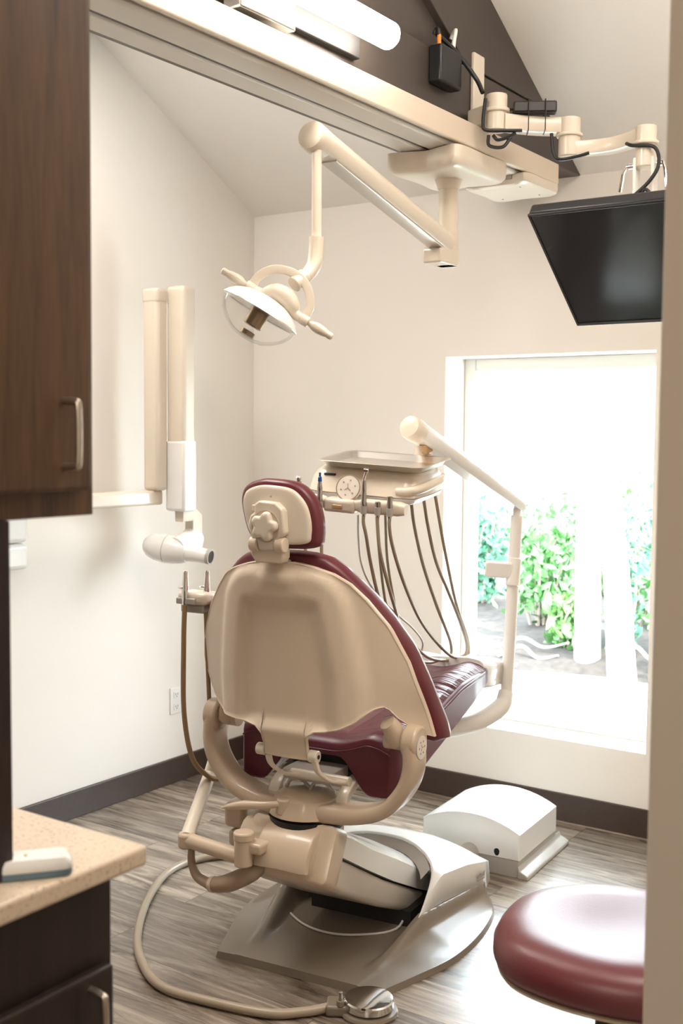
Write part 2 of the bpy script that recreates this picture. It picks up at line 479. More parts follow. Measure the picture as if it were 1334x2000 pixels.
# ------------------------------------------------------------------ cabinets in the foreground
CX = -1.193
t = thing('upper_cabinet', 'tall dark brown wooden wall cabinet hanging above the worktop with a slim nickel bar pull', 'cabinet', (CX, .9, 1.385))
obj('carcass', bx((-.52, -.55, .012), (-.021, .2185, 1.6)), 'cab', t, smooth=False, bevel=.002)
bm = bmesh.new()
obj('face_frame', bx((-.021, -.55, 0), (0, .218, 1.6)), 'cab', t, smooth=False, bevel=.002)
d = obj('door', bx((0, -.35, .035), (.0185, .200, 1.6)), 'cab', t, smooth=False, bevel=.006, seg=3)
obj('handle', tube([(.018, .150, .068), (.040, .150, .069), (.046, .150, .078), (.046, .150, .145), (.040, .150, .154), (.018, .150, .155)], .0048, sub=5), 'nickel', d, label='slim brushed nickel bar pull')
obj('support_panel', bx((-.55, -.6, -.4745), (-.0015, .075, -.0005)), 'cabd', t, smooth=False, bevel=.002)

t = thing('worktop', 'speckled beige quartz worktop with rounded corner in the lower left foreground', 'worktop', (-1.141, 1.17, .88))
obj('slab', bx((-.62, -1.3, 0), (0, 0, .03)), 'stone', t, smooth=False, bevel=.006, seg=3)
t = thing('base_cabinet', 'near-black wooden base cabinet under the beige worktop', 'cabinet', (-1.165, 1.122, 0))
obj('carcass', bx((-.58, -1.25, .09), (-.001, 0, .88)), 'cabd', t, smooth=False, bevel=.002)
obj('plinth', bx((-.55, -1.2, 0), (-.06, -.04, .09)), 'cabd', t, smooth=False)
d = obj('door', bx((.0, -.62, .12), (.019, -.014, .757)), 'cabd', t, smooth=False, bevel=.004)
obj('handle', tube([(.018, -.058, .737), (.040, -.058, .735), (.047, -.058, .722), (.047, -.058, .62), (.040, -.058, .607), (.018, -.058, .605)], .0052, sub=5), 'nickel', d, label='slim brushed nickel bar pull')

# handset lying on the worktop
t = thing('curing_light', 'small white hand-held device with a blue-grey underside lying on the beige worktop', 'handset', (-1.158, 1.040, .91), math.radians(52))
out = round_outline([(0, -.018), (-.02, -.024), (-.07, -.024), (-.098, -.018), (-.098, .018), (-.07, .024), (-.02, .024), (0, .018)], 4)
obj('underside', disc_pillow(out, (-.05, 0), lambda x, z, k: (x, z, k), [(0.0002, .003), (.003, 0), (.010, 0), (.010, .004)]), 'bluegrey', t, label='blue-grey underside')
obj('top_shell', disc_pillow(out, (-.05, 0), lambda x, z, k: (x, z, k), [(.0102, .001), (.013, .0), (.020, .001), (.026, .006)]), 'white', t)
obj('key', bx((-.06, -.004, .0262), (-.056, .004, .0275)), 'tan', t, bevel=.0004)
obj('key', bx((-.078, .004, .0262), (-.073, .010, .0275)), 'tan', t, bevel=.0004)
obj('key', bx((-.085, -.010, .0262), (-.080, -.004, .0275)), 'tan', t, bevel=.0004)

# ------------------------------------------------------------------ left wall fittings
t = thing('power_outlet', 'white double power outlet low on the left wall above the dark baseboard', 'outlet', (XL, 3.6, .354))
pl = obj('cover_plate', bx((0, -.036, -.058), (.006, .036, .058)), 'white', t, bevel=.003)
for s in (-1, 1):
    r = obj('receptacle', bx((.006, -.017, s * .026 - .014), (.0085, .017, s * .026 + .014)), 'white', t, bevel=.002)
    bm = bmesh.new()
    for y in (-.006, .006): add_box(bm, (.0085, y - .0012, s * .026 - .002), (.009, y + .0012, s * .026 + .007))
    add_cyl(bm, (.0085, 0, s * .026 - .007), (.009, 0, s * .026 - .007), .0025, seg=10)
    obj('slot', bm, 'black', r, smooth=False)
t = thing('wall_dispenser', 'white rounded plastic dispenser on the left wall just under the dark wall cabinet', 'dispenser', (XL, 2.72, 1.0))
obj('body', bx((0, -.14, 0), (.05, .055, .095)), 'white', t, bevel=.018, seg=4)
obj('lid', bx((0, -.14, .098), (.053, .055, .22)), 'white', t, bevel=.02, seg=4)

# wall-mounted x-ray unit folded against the left wall
t = thing('xray_unit', 'cream wall-mounted dental x-ray unit with folded arm and a round black-mouthed tube', 'x-ray unit', (XL, 2.3, 1.25))
ox = Vector((XL, 2.3, 1.25))
def L_(p): return V(p) - ox
obj('wall_plate', bx((0, -.12, -.16), (.05, .12, .16)), 'cream', t, bevel=.01)
obj('horizontal_arm', prism([L_((-3.30, 2.25, 1.20)), L_((-3.16, 3.27, 1.215)), L_((-3.16, 3.335, 1.215)), L_((-3.24, 3.335, 1.215)), L_((-3.345, 2.25, 1.20))], (0, 0, .058)), 'cream', t, bevel=.01, seg=3)
xa = obj('inner_arm', bx(L_((-3.215, 3.275, 1.272)), L_((-3.135, 3.335, 2.05))), 'cream', t, bevel=.014, seg=3)
b_ = obj('outer_arm', bx(L_((-3.15, 3.338, 1.19)), L_((-3.055, 3.41, 2.07))), 'cream', t, bevel=.016, seg=3)
obj('elbow_cap', bx(L_((-3.217, 3.273, 2.0)), L_((-3.133, 3.3365, 2.058))), 'cream', t, bevel=.012, seg=3)
obj('sleeve', bx(L_((-3.153, 3.335, 1.19)), L_((-3.052, 3.413, 1.47))), 'white', b_, bevel=.012)
obj('yoke', tube([L_((-3.1, 3.36, 1.178)), L_((-3.1, 3.42, 1.178)), L_((-3.1, 3.445, 1.165)), L_((-3.1, 3.445, 1.06))], 1, section=rrect(.022, .03, .006), smooth=False, up=(1, 0, 0)), 'cream', t)
hd = Vector((.95, .26, -.13)).normalized()
c = Vector((-3.105, 3.335, 1.038))
h = obj('tube_head', lathe(L_(c - hd * .13), hd, [(0, .012), (.004, .028), (.02, .043), (.05, .053), (.09, .057), (.13, .056), (.17, .048), (.19, .04), (.195, .03)]), 'white', t)
obj('tube_housing', tube([L_((-3.1, 3.445, 1.085)), L_((-3.09, 3.40, 1.055)), L_((-3.085, 3.32, 1.04))], [.045, .056, .05], sub=4, seg=20), 'white', h)
obj('seam_ring', lathe(L_(c - hd * .03), hd, [(0, .0575), (.003, .0575)]), 'grey', h)
obj('collimator', lathe(L_(c + hd * .05), hd, [(0, .036), (.03, .033), (.09, .029), (.10, .028)]), 'white', h)
obj('aperture_ring', lathe(L_(c + hd * .148), hd, [(0, .030), (.014, .030), (.0145, .025), (.003, .024)]), 'grey', h)
obj('aperture', lathe(L_(c + hd * .151), hd, [(0, .0245), (.0095, .0245)]), 'black', h, label='black round mouth of the tube')

# ------------------------------------------------------------------ ceiling track, strip light, gable fittings
t = thing('ceiling_track', 'long cream twin-rail ceiling track bolted under the dark beam', 'track', (-1.81, .4, 2.366))
LY = 3.30
obj('fascia', prism([(.094, 0, .006), (.094, 0, .077), (.109, 0, .077), (.109, 0, .008), (.106, 0, .005)], (0, 3.37, 0)), 'fascia', t, smooth=False, bevel=.003)
obj('end_cap', bx((.05, 3.362, .010), (.1095, 3.375, .077)), 'fascia', t, bevel=.003)
bm = bmesh.new(); add_box(bm, (-.10, -.2, .055), (.04, LY + .03, .1095)); obj('backing', bm, 'dark', t, smooth=False)
def rail(x0, x1): return prism([(x0, 0, .006), (x0 + .006, 0, 0), (x1 - .006, 0, 0), (x1, 0, .006), (x1, 0, .055), (x0, 0, .055)], (0, LY, 0))
obj('rail', rail(-.008, .078), 'rail', t, smooth=False, bevel=.002)
obj('rail', rail(-.097, -.020), 'rail', t, smooth=False, bevel=.002)
obj('guide_strip', bx((.080, 0, .011), (.0925, LY, .03)), 'alu', t, smooth=False)
obj('gap_shade', bx((-.020, 0, .005), (-.008, LY, .055)), 'black', t, smooth=False)  # solid black strip paints the shade of the gap between the rails
obj('edge_strip', bx((-.105, 0, .012), (-.0975, LY, .06)), 'black', t, smooth=False)
obj('gap_shade', bx((.0926, 0, .009), (.094, LY, .05)), 'black', t, smooth=False)  # shade of the thin gap behind the fascia, painted as a black strip
t2 = thing('track_carriage', 'cream cover plate at the far end of the ceiling track behind the lamp carriage', 'cover', (-1.815, 3.645, 2.333))
out = round_outline([(-.115, -.13), (-.05, -.12), (.05, -.12), (.115, -.13), (.122, 0), (.115, .12), (0, .124), (-.115, .12), (-.122, 0)], 6)
obj('cover', disc_pillow(out, (0, 0), lambda x, y, k: (x, y, k), [(0, .016), (.006, .004), (.016, 0), (.034, .0), (.034, .01)]), 'cream', t2)
for x, y in ((-.07, .07), (.07, .07), (.07, -.08)): obj('screw', cyl((x, y, -.001), (x, y, .004), .003, seg=10), 'dark', t2)
obj('spacer', bx((-.05, -.125, .02), (.06, -.08, .034)), 'grey', t2, bevel=.002)

t = thing('strip_light', 'bright warm fluorescent tube light fixed on the dark beam above the track', 'light', (BX, 2.0, 2.54))
obj('back_plate', bx((0, -.64, -.045), (.022, .6, .04)), 'dark', t, bevel=.003)
obj('center_block', bx((.022, .04, -.085), (.075, .245, .05)), 'alu', t, bevel=.004)
obj('tube', tube([(.098, -.62, .008), (.098, -.6, .008), (.098, .620, .008), (.098, .637, .008)], [.024, .036, .036, .024], smooth=False, seg=20), 'tube', t, label='glowing frosted tube')

t = thing('network_box', 'small black adapter box with orange plug hanging on the dark beam beside the tube light', 'adapter', (BX, 3.055, 2.59))
obj('body', bx((0, -.065, -.055), (.045, .065, .055)), 'black', t, bevel=.008, seg=3)
obj('plug', cyl((.025, -.045, .055), (.025, -.045, .085), .006), 'orange', t, label='orange plug')
obj('plug_boot', tube([(.025, -.045, .083), (.022, -.047, .10), (.012, -.04, .105), (.004, -.04, .09)], .006, sub=4), 'black', t)
obj('white_plug', tube([(.025, .04, .055), (.025, .04, .075), (.028, .042, .10), (.026, .052, .125), (.012, .062, .12), (.004, .062, .105)], [.007, .007, .006, .006, .006, .006], sub=4), 'white', t)

ox = Vector((BX, 3.285, 2.432))
def A_(p): return V(p) - Vector((BX, 3.285, 2.452))
t = thing('monitor_arm', 'cream jointed monitor arm bolted to the dark gable and reaching over to the television', 'arm', ox)
obj('wall_plate', bx((0, -.035, -.0), (.014, .035, .262)), 'cream', t, bevel=.004)
j0, j1, j2 = Vector((-1.645, 3.19, 2.47)), Vector((-1.47, 3.31, 2.455)), Vector((-1.205, 3.31, 2.385))
def arc_arm(a, b, rise, z0, w, h, n=8, side=1):
    bm = bmesh.new(); rings = []
    a, b = V(a), V(b); d = (b - a); d.z = 0; s = Vector((-d.y, d.x, 0)).normalized()
    for i in range(n + 1):
        k = i / n; p = a.lerp(b, k) + s * (rise * math.sin(PI * k) * side)
        rings.append([A_(p + s * x + Vector((0, 0, z))) for x, z in rrect(w, h, .006, 2)])
    add_loft(bm, rings); return bm
obj('bracket', prism([A_(p) for p in ((-1.757, 3.21, 2.465), (-1.757, 3.31, 2.465), (-1.645, 3.21, 2.465), (-1.65, 3.165, 2.465))], (0, 0, .06)), 'cream', t, bevel=.006)
obj('pivot', cyl(A_((-1.645, 3.19, 2.44)), A_((-1.645, 3.19, 2.55)), .032), 'cream', t, bevel=.004)
obj('collar', cyl(A_((-1.645, 3.19, 2.495)), A_((-1.645, 3.19, 2.507)), .040), 'cream', t, bevel=.003)
ar = obj('inner_arm', arc_arm((-1.625, 3.20, 2.466), (-1.455, 3.325, 2.458), .018, 0, .026, .024), 'cream', t)
obj('elbow', cyl(A_((-1.462, 3.318, 2.365)), A_((-1.462, 3.318, 2.482)), .033), 'cream', t, bevel=.004)
obj('collar', cyl(A_((-1.462, 3.318, 2.425)), A_((-1.462, 3.318, 2.435)), .040), 'cream', t, bevel=.003)
obj('outer_arm', arc_arm((-1.45, 3.315, 2.388), (-1.222, 3.30, 2.398), .05, 0, .025, .021), 'cream', t)
je = Vector((-1.215, 3.30, 0))
obj('pivot', cyl(A_((je.x, je.y, 2.30)), A_((je.x, je.y, 2.42)), .030), 'cream', t, bevel=.004)
obj('collar', cyl(A_((je.x, je.y, 2.365)), A_((je.x, je.y, 2.376)), .037), 'cream', t, bevel=.003)
br = obj('tilt_bracket', bx(A_((je.x - .032, je.y - .02, 2.165)), A_((je.x - .022, je.y + .02, 2.33))), 'white_m', t, bevel=.003)
obj('tilt_bracket', bx(A_((je.x + .022, je.y - .02, 2.165)), A_((je.x + .032, je.y + .02, 2.33))), 'white_m', t, bevel=.003)
obj('back_bar', prism([A_(p) for p in ((je.x - .02, je.y - .02, 2.19), (je.x - .02, je.y + .02, 2.19), (je.x - .02, je.y + .02, 2.14), (je.x - .02, 2.92, 2.085), (je.x - .02, 2.862, 2.05))], (.04, 0, 0)), 'white_m', t, bevel=.003)
for s in (-1, 1):
    b = obj('tilt_bolt', cyl(A_((je.x + s * .03, je.y, 2.31)), A_((je.x + s * .055, je.y, 2.31)), .009, seg=12), 'chrome', t)
    obj('lever', tube([A_((je.x + s * .052, je.y, 2.312)), A_((je.x + s * .062, je.y - .01, 2.29)), A_((je.x + s * .07, je.y - .012, 2.235))], [.006, .006, .007], smooth=False, seg=10), 'chrome', b)
for k, pts in enumerate(([(-1.757, 3.02, 2.70), (-1.74, 3.10, 2.67), (-1.70, 3.155, 2.60), (-1.672, 3.150, 2.55)],
                         [(-1.66, 3.145, 2.53), (-1.665, 3.142, 2.46), (-1.655, 3.142, 2.436), (-1.61, 3.17, 2.434), (-1.57, 3.21, 2.437)],
                         [(-1.50, 3.27, 2.432), (-1.492, 3.272, 2.37), (-1.47, 3.275, 2.352), (-1.42, 3.29, 2.358), (-1.39, 3.30, 2.366)],
                         [(-1.27, 3.29, 2.375), (-1.24, 3.262, 2.36), (-1.18, 3.27, 2.35), (-1.165, 3.27, 2.30), (-1.19, 3.26, 2.25), (-1.255, 3.25, 2.19), (-1.22, 3.25, 2.18), (-1.17, 3.25, 2.185), (-1.20, 3.255, 2.23), (-1.225, 3.255, 2.16), (-1.20, 3.2, 2.12)],
                         [(-1.655, 3.16, 2.425), (-1.655, 3.165, 2.395), (-1.62, 3.185, 2.39), (-1.60, 3.2, 2.42)], [(-1.645, 3.17, 2.425), (-1.63, 3.175, 2.41), (-1.6, 3.19, 2.42), (-1.585, 3.2, 2.43)])):
    obj('cable', tube([A_(p) for p in pts], .0055 if k else .007, seg=8), 'cable', t, label='black cable')
t = thing('power_brick', 'black power adapter brick strapped on top of the monitor arm', 'adapter', (-1.545, 3.245, 2.471), math.radians(30))
obj('body', bx((-.065, -.022, 0), (.065, .022, .034)), 'black', t, bevel=.005)
for x in (-.02, .03): obj('strap', tube([(x, -.030, -.055), (x, -.030, .02), (x, -.024, .037), (x, .024, .037), (x, .030, .02), (x, .030, -.055), (x, -.030, -.055)], .0018, smooth=False, seg=6), 'cable', t)
obj('lead', tube([(-.065, 0, .015), (-.09, 0, .012), (-.11, .01, 0.0)], .004, seg=8), 'cable', t)

# television
TLp = Vector((-1.318, 2.735, 2.07)); tw, th = .74, .425
ax = Vector((1, .015, .0)).normalized(); dn = (Vector((0, .335, -.25))).normalized(); nrm = ax.cross(dn)   # dn runs down the screen
nrm = dn.cross(ax) if dn.cross(ax).y < 0 else ax.cross(dn)
mt = rot_to(ax, -dn, (ax.cross(-dn)), TLp + ax * tw / 2 + dn * th / 2)
t = thing('television', 'black flat-screen television hanging high on the right, tilted down toward the chair', 'television')
t.matrix_world = mt
if (ax.cross(-dn)).y > 0: zs = -1
else: zs = 1
obj('back_shell', bx((-tw / 2, -th / 2, -zs * .035), (tw / 2, th / 2, 0)), 'black', t, bevel=.006)
bm = bmesh.new(); e = .0065
for a, b in (((-tw / 2, -th / 2), (tw / 2, -th / 2 + e * 1.6)), ((-tw / 2, th / 2 - e), (tw / 2, th / 2)), ((-tw / 2, -th / 2), (-tw / 2 + e, th / 2)), ((tw / 2 - e, -th / 2), (tw / 2, th / 2))):
    add_box(bm, (a[0], a[1], 0), (b[0], b[1], zs * .006))
obj('bezel', bm, 'black', t, smooth=False, bevel=.001)
obj('screen', bx((-tw / 2 + e, -th / 2 + e * 1.6, 0), (tw / 2 - e, th / 2 - e, zs * .003)), 'screen', t, smooth=False)
obj('logo', bx((-.03, -th / 2 + .006, zs * .006), (.03, -th / 2 + .0125, zs * .0064)), 'grey', t, smooth=False)
# ------------------------------------------------------------------ ceiling-mounted dental light
PX, PY = -1.822, 3.215
t = thing('dental_light', 'cream overhead dental operating light hanging from the ceiling track on a long sloping arm', 'dental light', (PX, PY, 2.30))
ox = Vector((PX, PY, 2.30))
def D_(p): return V(p) - ox
out = round_outline([(-.125, -.165), (-.06, -.162), (0, -.145), (.06, -.162), (.125, -.165), (.13, 0), (.125, .15), (0, .154), (-.125, .15), (-.13, 0)], 6)
obj('carriage', disc_pillow(out, (0, 0), lambda x, y, k: (x, y, k), [(.0, .03), (.004, .016), (.016, .003), (.03, 0), (.062, 0), (.062, .012)]), 'cream', t)
obj('post_flange', lathe((0, 0, -.03), (0, 0, 1), [(0, .034), (.008, .036), (.02, .04), (.034, .046)]), 'cream', t)
obj('post', cyl((0, 0, -.20), (0, 0, -.01), .031), 'cream', t)
obj('post_collar', cyl((0, 0, -.268), (0, 0, -.165), .0335), 'cream', t, bevel=.003)
e1 = D_((-1.747, 2.388, 2.247)); e0 = Vector((.004, -.02, -.205))
dirn = (e1 - e0).normalized()
obj('pivot_block', prism([(-.033, -.10, -.268), (-.033, .02, -.268), (-.033, .02, -.21), (-.033, -.06, -.20), (-.033, -.10, -.225)], (.066, 0, 0)), 'cream', t, bevel=.006, seg=3)
arm_sec = [(math.cos(a) * (.037 if math.sin(a) > -.3 else .034), max(math.sin(a) * .039, -.028)) for a in [2 * PI * i / 20 for i in range(20)]]
sec2 = [(q[1], q[0]) for q in arm_sec]
a_ = obj('arm', tube([e0 + dirn * .01, e1 - dirn * .04], 1, section=sec2, smooth=False, up=(0, 0, 1)), 'cream', t)
obj('arm_seam', tube([e0 + dirn * .02 - Vector((0, 0, .028)), e1 - dirn * .08 - Vector((0, 0, .028))], 1, section=rrect(.004, .024, .002, 2), smooth=False, up=(0, 0, 1)), 'alu', a_)
obj('arm_end_cap', lathe(e1 - dirn * .045, dirn, [(0, .0385), (.03, .0392), (.052, .039), (.060, .035), (.064, .026), (.065, .01)]), 'cream', t)
dx, dy = -1.738, 2.392
obj('drop_tube', cyl(D_((dx, dy, 2.215)), D_((-1.728, 2.380, 1.985)), .0125), 'cream', t)
obj('knuckle', tube([D_((-1.728, 2.380, 1.995)), D_((-1.728, 2.378, 1.96)), D_((-1.728, 2.370, 1.925)), D_((-1.733, 2.352, 1.90)), D_((-1.739, 2.336, 1.888))], [.0195, .0195, .0195, .0185, .018]), 'cream', t)
obj('knuckle_joint', cyl(D_((-1.736, 2.342, 1.894)), D_((-1.7475, 2.311, 1.870)), .0205), 'cream', t, bevel=.002)
# lamp head: w = axis across the handles, q = direction the light points, p = facing the viewer
hc = Vector((-1.777, 2.283, 1.822))                    # middle of the handle bar
wv = Vector((-.125, -.082, .080)).normalized() * -1     # toward the right-hand handle
wv = Vector((.165, .112, -.118)).normalized()
vd = Vector((-1.777, 2.283, .322)).normalized()
qv = wv.cross(vd); qv = -qv if qv.z > 0 else qv
qv = (qv + vd * -.10).normalized(); qv = (qv - wv * qv.dot(wv)).normalized()
pv = wv.cross(qv)
if pv.y > 0: pv = -pv
HM = rot_to(wv, pv, qv, hc)
bow = [(-.076, 0, 0), (-.074, .0, -.035), (-.052, .0, -.068), (-.015, .0, -.084), (.022, 0, -.083), (.052, .0, -.066), (.074, .0, -.035), (.076, 0, 0)]
obj('yoke', tube([D_(HM @ V(p)) for p in bow], 1, section=rrect(.0045, .011, .003, 2), up=tuple(pv), sub=6), 'cream', t)
for s in (-1, 1):
    obj('pivot_ring', cyl(D_(HM @ V((s * .068, 0, 0))), D_(HM @ V((s * .090, 0, 0))), .0135), 'cream', t, bevel=.0015)
    obj('handle', lathe(D_(HM @ V((s * .090, 0, 0))), HM.to_3x3() @ Vector((s, 0, 0)), [(0, .006), (.006, .008), (.018, .0125), (.030, .0135), (.045, .0115), (.056, .0085), (.060, .0095), (.068, .009), (.071, .005)], 18), 'tan' if 0 else 'cream', t)
obj('lamp_bridge', tube([D_(HM @ V(p)) for p in ((-.068, 0, 0), (-.045, 0, -.004), (-.02, 0, -.022), (.01, 0, -.024), (.035, 0, -.012), (.05, 0, -.002), (.068, 0, 0))], [.0125, .012, .022, .026, .022, .013, .0125], sub=5), 'cream', t)
rc = HM @ V((-.026, -.004, .012)); qa = qv
rf = lathe(D_(rc + qa * -.014), qa, [(0, .035), (.005, .058), (.016, .082), (.028, .096), (.040, .104), (.0415, .1035), (.038, .100), (.026, .092), (.014, .078), (.008, .054), (.005, .01)], 44)
r_ = obj('reflector', rf, 'white', t, label='white dished reflector')
obj('rim', lathe(D_(rc + qa * .026), qa, [(0, .1042), (.003, .1052), (.0035, .1015), (0, .1015)], 56), 'steel', r_)
obj('clear_shield', lathe(D_(rc + qa * .0295), qa, [(0, .100), (.014, .099), (.034, .089), (.054, .068), (.068, .044), (.073, .022), (.073, .001)], 40), 'clear', t, label='clear dome shield')
obj('bulb_shield', lathe(D_(rc + qa * .012), qa, [(0, .022), (.002, .0245), (.055, .0245), (.057, .020)], 24), 'bulb', t)
obj('shield_tip', lathe(D_(rc + qa * .082), qa, [(0, .017), (.001, .019), (.012, .019), (.014, .015)], 24), 'bulb', t)

# ------------------------------------------------------------------ dental chair
CH = thing('dental_chair', 'burgundy leather dental chair with beige plastic back shell on a grey-brown floor base', 'dental chair', (-1.85, 2.47, 0), math.radians(7))
# floor base: tray with raised, flared rims
WT = [(0, .255), (.12, .30), (.28, .352), (.45, .365), (.62, .347), (.72, .31), (.765, .27), (.79, .225)]
_wp = smooth_path([(a, b, 0) for a, b in WT], 16)
WTS = [(p.x, p.y) for p in _wp]
def base_z(x, y, W):
    ax_ = abs(x); rim = lerp_tab([(0, .19), (.15, .205), (.33, .240), (.7, .298), (.8, .21)], y)
    hmax = lerp_tab([(0, 0), (.08, .0), (.16, .016), (.25, .050), (.33, .082), (.7, .062), (.79, .04)], y)
    inner = .022
    if ax_ < rim - .045: return inner
    if ax_ < rim - .014: return inner + hmax * sstep(rim - .045, rim - .014, ax_)
    if ax_ < rim: return inner + hmax
    k = (ax_ - rim) / max(W - rim, .01)
    top_ = inner + hmax; cr_ = .018 + (top_ - .018) * (.62 + .38 * sstep(.6, .2, y)) if False else .018 + (top_ - .018) * .56
    if k < .14: return top_ + (cr_ - top_) * (k / .14)
    return .018 + (cr_ - .018) * (1 - (k - .14) / .86) ** 1.25
NXb, NYb = 130, 50
bm = bmesh.new(); top = []
for j in range(NYb + 1):
    y = .79 * j / NYb; W = lerp_tab(WTS, y); row = []
    for i in range(NXb + 1):
        u = -1 + 2 * i / NXb; u = math.sin(u * PI / 2) * .5 + u * .5
        x = u * W
        row.append(bm.verts.new((x, y + .02 * (1 - (u) ** 2) * (1 if j == NYb else 0), base_z(x, y, W))))
    top.append(row)
for j in range(NYb):
    for i in range(NXb): bm.faces.new((top[j][i], top[j][i + 1], top[j + 1][i + 1], top[j + 1][i]))
loop = [top[0][i] for i in range(NXb + 1)] + [top[j][NXb] for j in range(1, NYb + 1)] + [top[NYb][i] for i in range(NXb - 1, -1, -1)] + [top[j][0] for j in range(NYb - 1, 0, -1)]
low = [bm.verts.new((v.co.x * 1.012, .4 + (v.co.y - .4) * 1.012, 0.0005)) for v in loop]
for i in range(len(loop)): bm.faces.new((loop[i], loop[(i + 1) % len(loop)], low[(i + 1) % len(loop)], low[i]))
bm.faces.new(low)
obj('base_plate', bm, 'taupe', CH, angle=50)
# white hood over the toe end of the base, open toward the lift arm
def hood_z(x, y):
    w = lerp_tab([(.30, .235), (.46, .25), (.7, .30), (.80, .29)], y); k = min(1, abs(x) / w)
    side = lerp_tab([(.30, .09), (.34, .115), (.40, .155), (.46, .178), (.60, .165), (.70, .145), (.80, .105)], y)
    crown = lerp_tab([(.30, .11), (.46, .222), (.58, .228), (.66, .220), (.72, .200), (.80, .150)], y)
    return side + (crown - side) * (1 - k ** 2.4)
def hood_front(x):
    return lerp_tab([(0, .572), (.06, .568), (.11, .552), (.155, .522), (.19, .482), (.21, .445), (.222, .40), (.229, .35), (.233, .315), (.3, .315)], abs(x))
bm = bmesh.new(); cols = []
NX, NY = 60, 22
for i in range(NX + 1):
    u = math.sin((-1 + 2 * i / NX) * PI / 2); c = []
    yfr = hood_front(u * .2335)
    for j in range(NY + 1):
        y = yfr + (.795 - yfr) * j / NY; w = lerp_tab([(.30, .232), (.46, .246), (.7, .292), (.795, .27)], y)
        x = u * w if abs(u) > .999 else u * (.2335 + (w - .2335) * abs(u) ** 3 * 1.0) 
        c.append(bm.verts.new((x, y, hood_z(x, y))))
    cols.append(c)
def low_z(y): return lerp_tab([(.3, .085), (.33, .086), (.7, .062), (.8, .055)], y)
for i in range(NX):
    for j in range(NY): bm.faces.new((cols[i][j], cols[i + 1][j], cols[i + 1][j + 1], cols[i][j + 1]))
for c in (cols[0], cols[-1]):
    sx_ = .006 if c is cols[-1] else -.006
    lw = [bm.verts.new((v.co.x + sx_, v.co.y, low_z(v.co.y))) for v in c]
    for j in range(NY): bm.faces.new((c[j], c[j + 1], lw[j + 1], lw[j]))
endl = [c[-1] for c in cols]; eb = [bm.verts.new((v.co.x * .99, v.co.y + .014, .055)) for v in endl]
for i in range(NX): bm.faces.new((endl[i], endl[i + 1], eb[i + 1], eb[i]))
hood = obj('base_hood', bm, 'white', CH, angle=32, label='glossy white hood over the toe end of the base')
sm = hood.modifiers.new('t', 'SOLIDIFY'); sm.thickness = .006; sm.offset = -1
bm = bmesh.new(); A_l = []; B_l = []
for i in range(41):
    x = -.205 + .41 * i / 40; y = hood_front(x) + .004; A_l.append(bm.verts.new((x, y, hood_z(x, y) - .006))); B_l.append(bm.verts.new((x * .93, y - .035, hood_z(x, y) - .028)))
for i in range(40): bm.faces.new((A_l[i], A_l[i + 1], B_l[i + 1], B_l[i]))
lipo = obj('hood_lip', bm, 'grey', hood)
# grey emblem on the hood's side
bm = bmesh.new()
add_prism(bm, [(.0, -.022, -.006), (.0, .022, -.006), (.0, .022, .012), (.0, .004, .004), (0, -.004, .009), (0, -.008, .003), (.0, -.022, .003)], (.001, 0, 0), Matrix.Translation((.2925, .665, .115)) @ Matrix.Rotation(math.radians(-11), 4, 'Z'))
add_prism(bm, [(.0, -.022, -.014), (.0, .022, -.014), (.0, .022, -.008), (.0, -.022, -.008)], (.001, 0, 0), Matrix.Translation((.2925, .665, .115)) @ Matrix.Rotation(math.radians(-11), 4, 'Z'))
obj('emblem', bm, 'mark', hood, smooth=False)
obj('base_interior', bx((-.17, .40, .022), (.17, .72, .07)), 'dark', CH, smooth=False)

# lift arm (upper white cover, lower beige cover)
Aa, Ab = Vector((0, -.035, .385)), Vector((0, .63, .045)); dA = (Ab - Aa).normalized(); nA = Vector((0, -dA.z, dA.y))
nA = Vector((1, 0, 0)).cross(dA); nA = nA if nA.z > 0 else -nA
def arm_ring(s, w, z0, z1, r=.018, shx=0):
    c = Aa.lerp(Ab, s); h = (z1 - z0) / 2; m = (z1 + z0) / 2
    return [c + Vector((q[0] + shx, 0, 0)) + nA * (m + q[1]) for q in rrect(w, h, min(r, h * .95), 4)]
bm = bmesh.new()
add_loft(bm, [arm_ring(.0, .115, -.078, -.002), arm_ring(.02, .130, -.084, .0), arm_ring(.15, .136, -.094, -.006), arm_ring(.5, .144, -.094, -.016), arm_ring(.85, .148, -.078, -.010), arm_ring(1, .148, -.066, -.004)])
obj('lift_arm_lower_cover', bm, 'greycream', CH, angle=50)
def crown_ring(s, w, z0, z1, ch):
    c = Aa.lerp(Ab, s); r = [(-w, z0), (-w, z1 - .008)]
    for k in range(1, 14):
        u = -1 + 2 * k / 14; r.append((u * w, z1 + ch * (1 - abs(u) ** 2.2) - .002 * abs(u)))
    r += [(w, z1 - .008), (w, z0)]
    return [c + Vector((x, 0, 0)) + nA * z for x, z in r]
bm = bmesh.new()
add_loft(bm, [crown_ring(.0, .112, .002, .050, .005), crown_ring(.03, .131, .002, .062, .008), crown_ring(.12, .1385, -.002, .064, .015), crown_ring(.3, .143, -.008, .056, .03), crown_ring(.55, .148, -.012, .058, .038), crown_ring(.8, .152, -.008, .056, .042), crown_ring(1, .152, 0, .045, .04)])
obj('lift_arm_upper_cover', bm, 'white', CH, angle=50)
obj('lift_arm_core', prism([(-.10, -.0, .36), (-.10, .6, .05), (-.10, .55, .03), (-.10, .12, .20), (-.10, .02, .30)], (.2, 0, 0)), 'dark', CH, smooth=False)
obj('cylinder_ram', tube([(.03, .22, .21), (.03, .5, .045)], .032, smooth=False), 'black', CH)
bm = bmesh.new()
add_loft(bm, [arm_ring(-.010, .108, -.080, .064, .03), arm_ring(.003, .131, -.086, .070, .02), arm_ring(.072, .1400, -.092, .072, .02), arm_ring(.078, .138, -.086, .068, .02)])
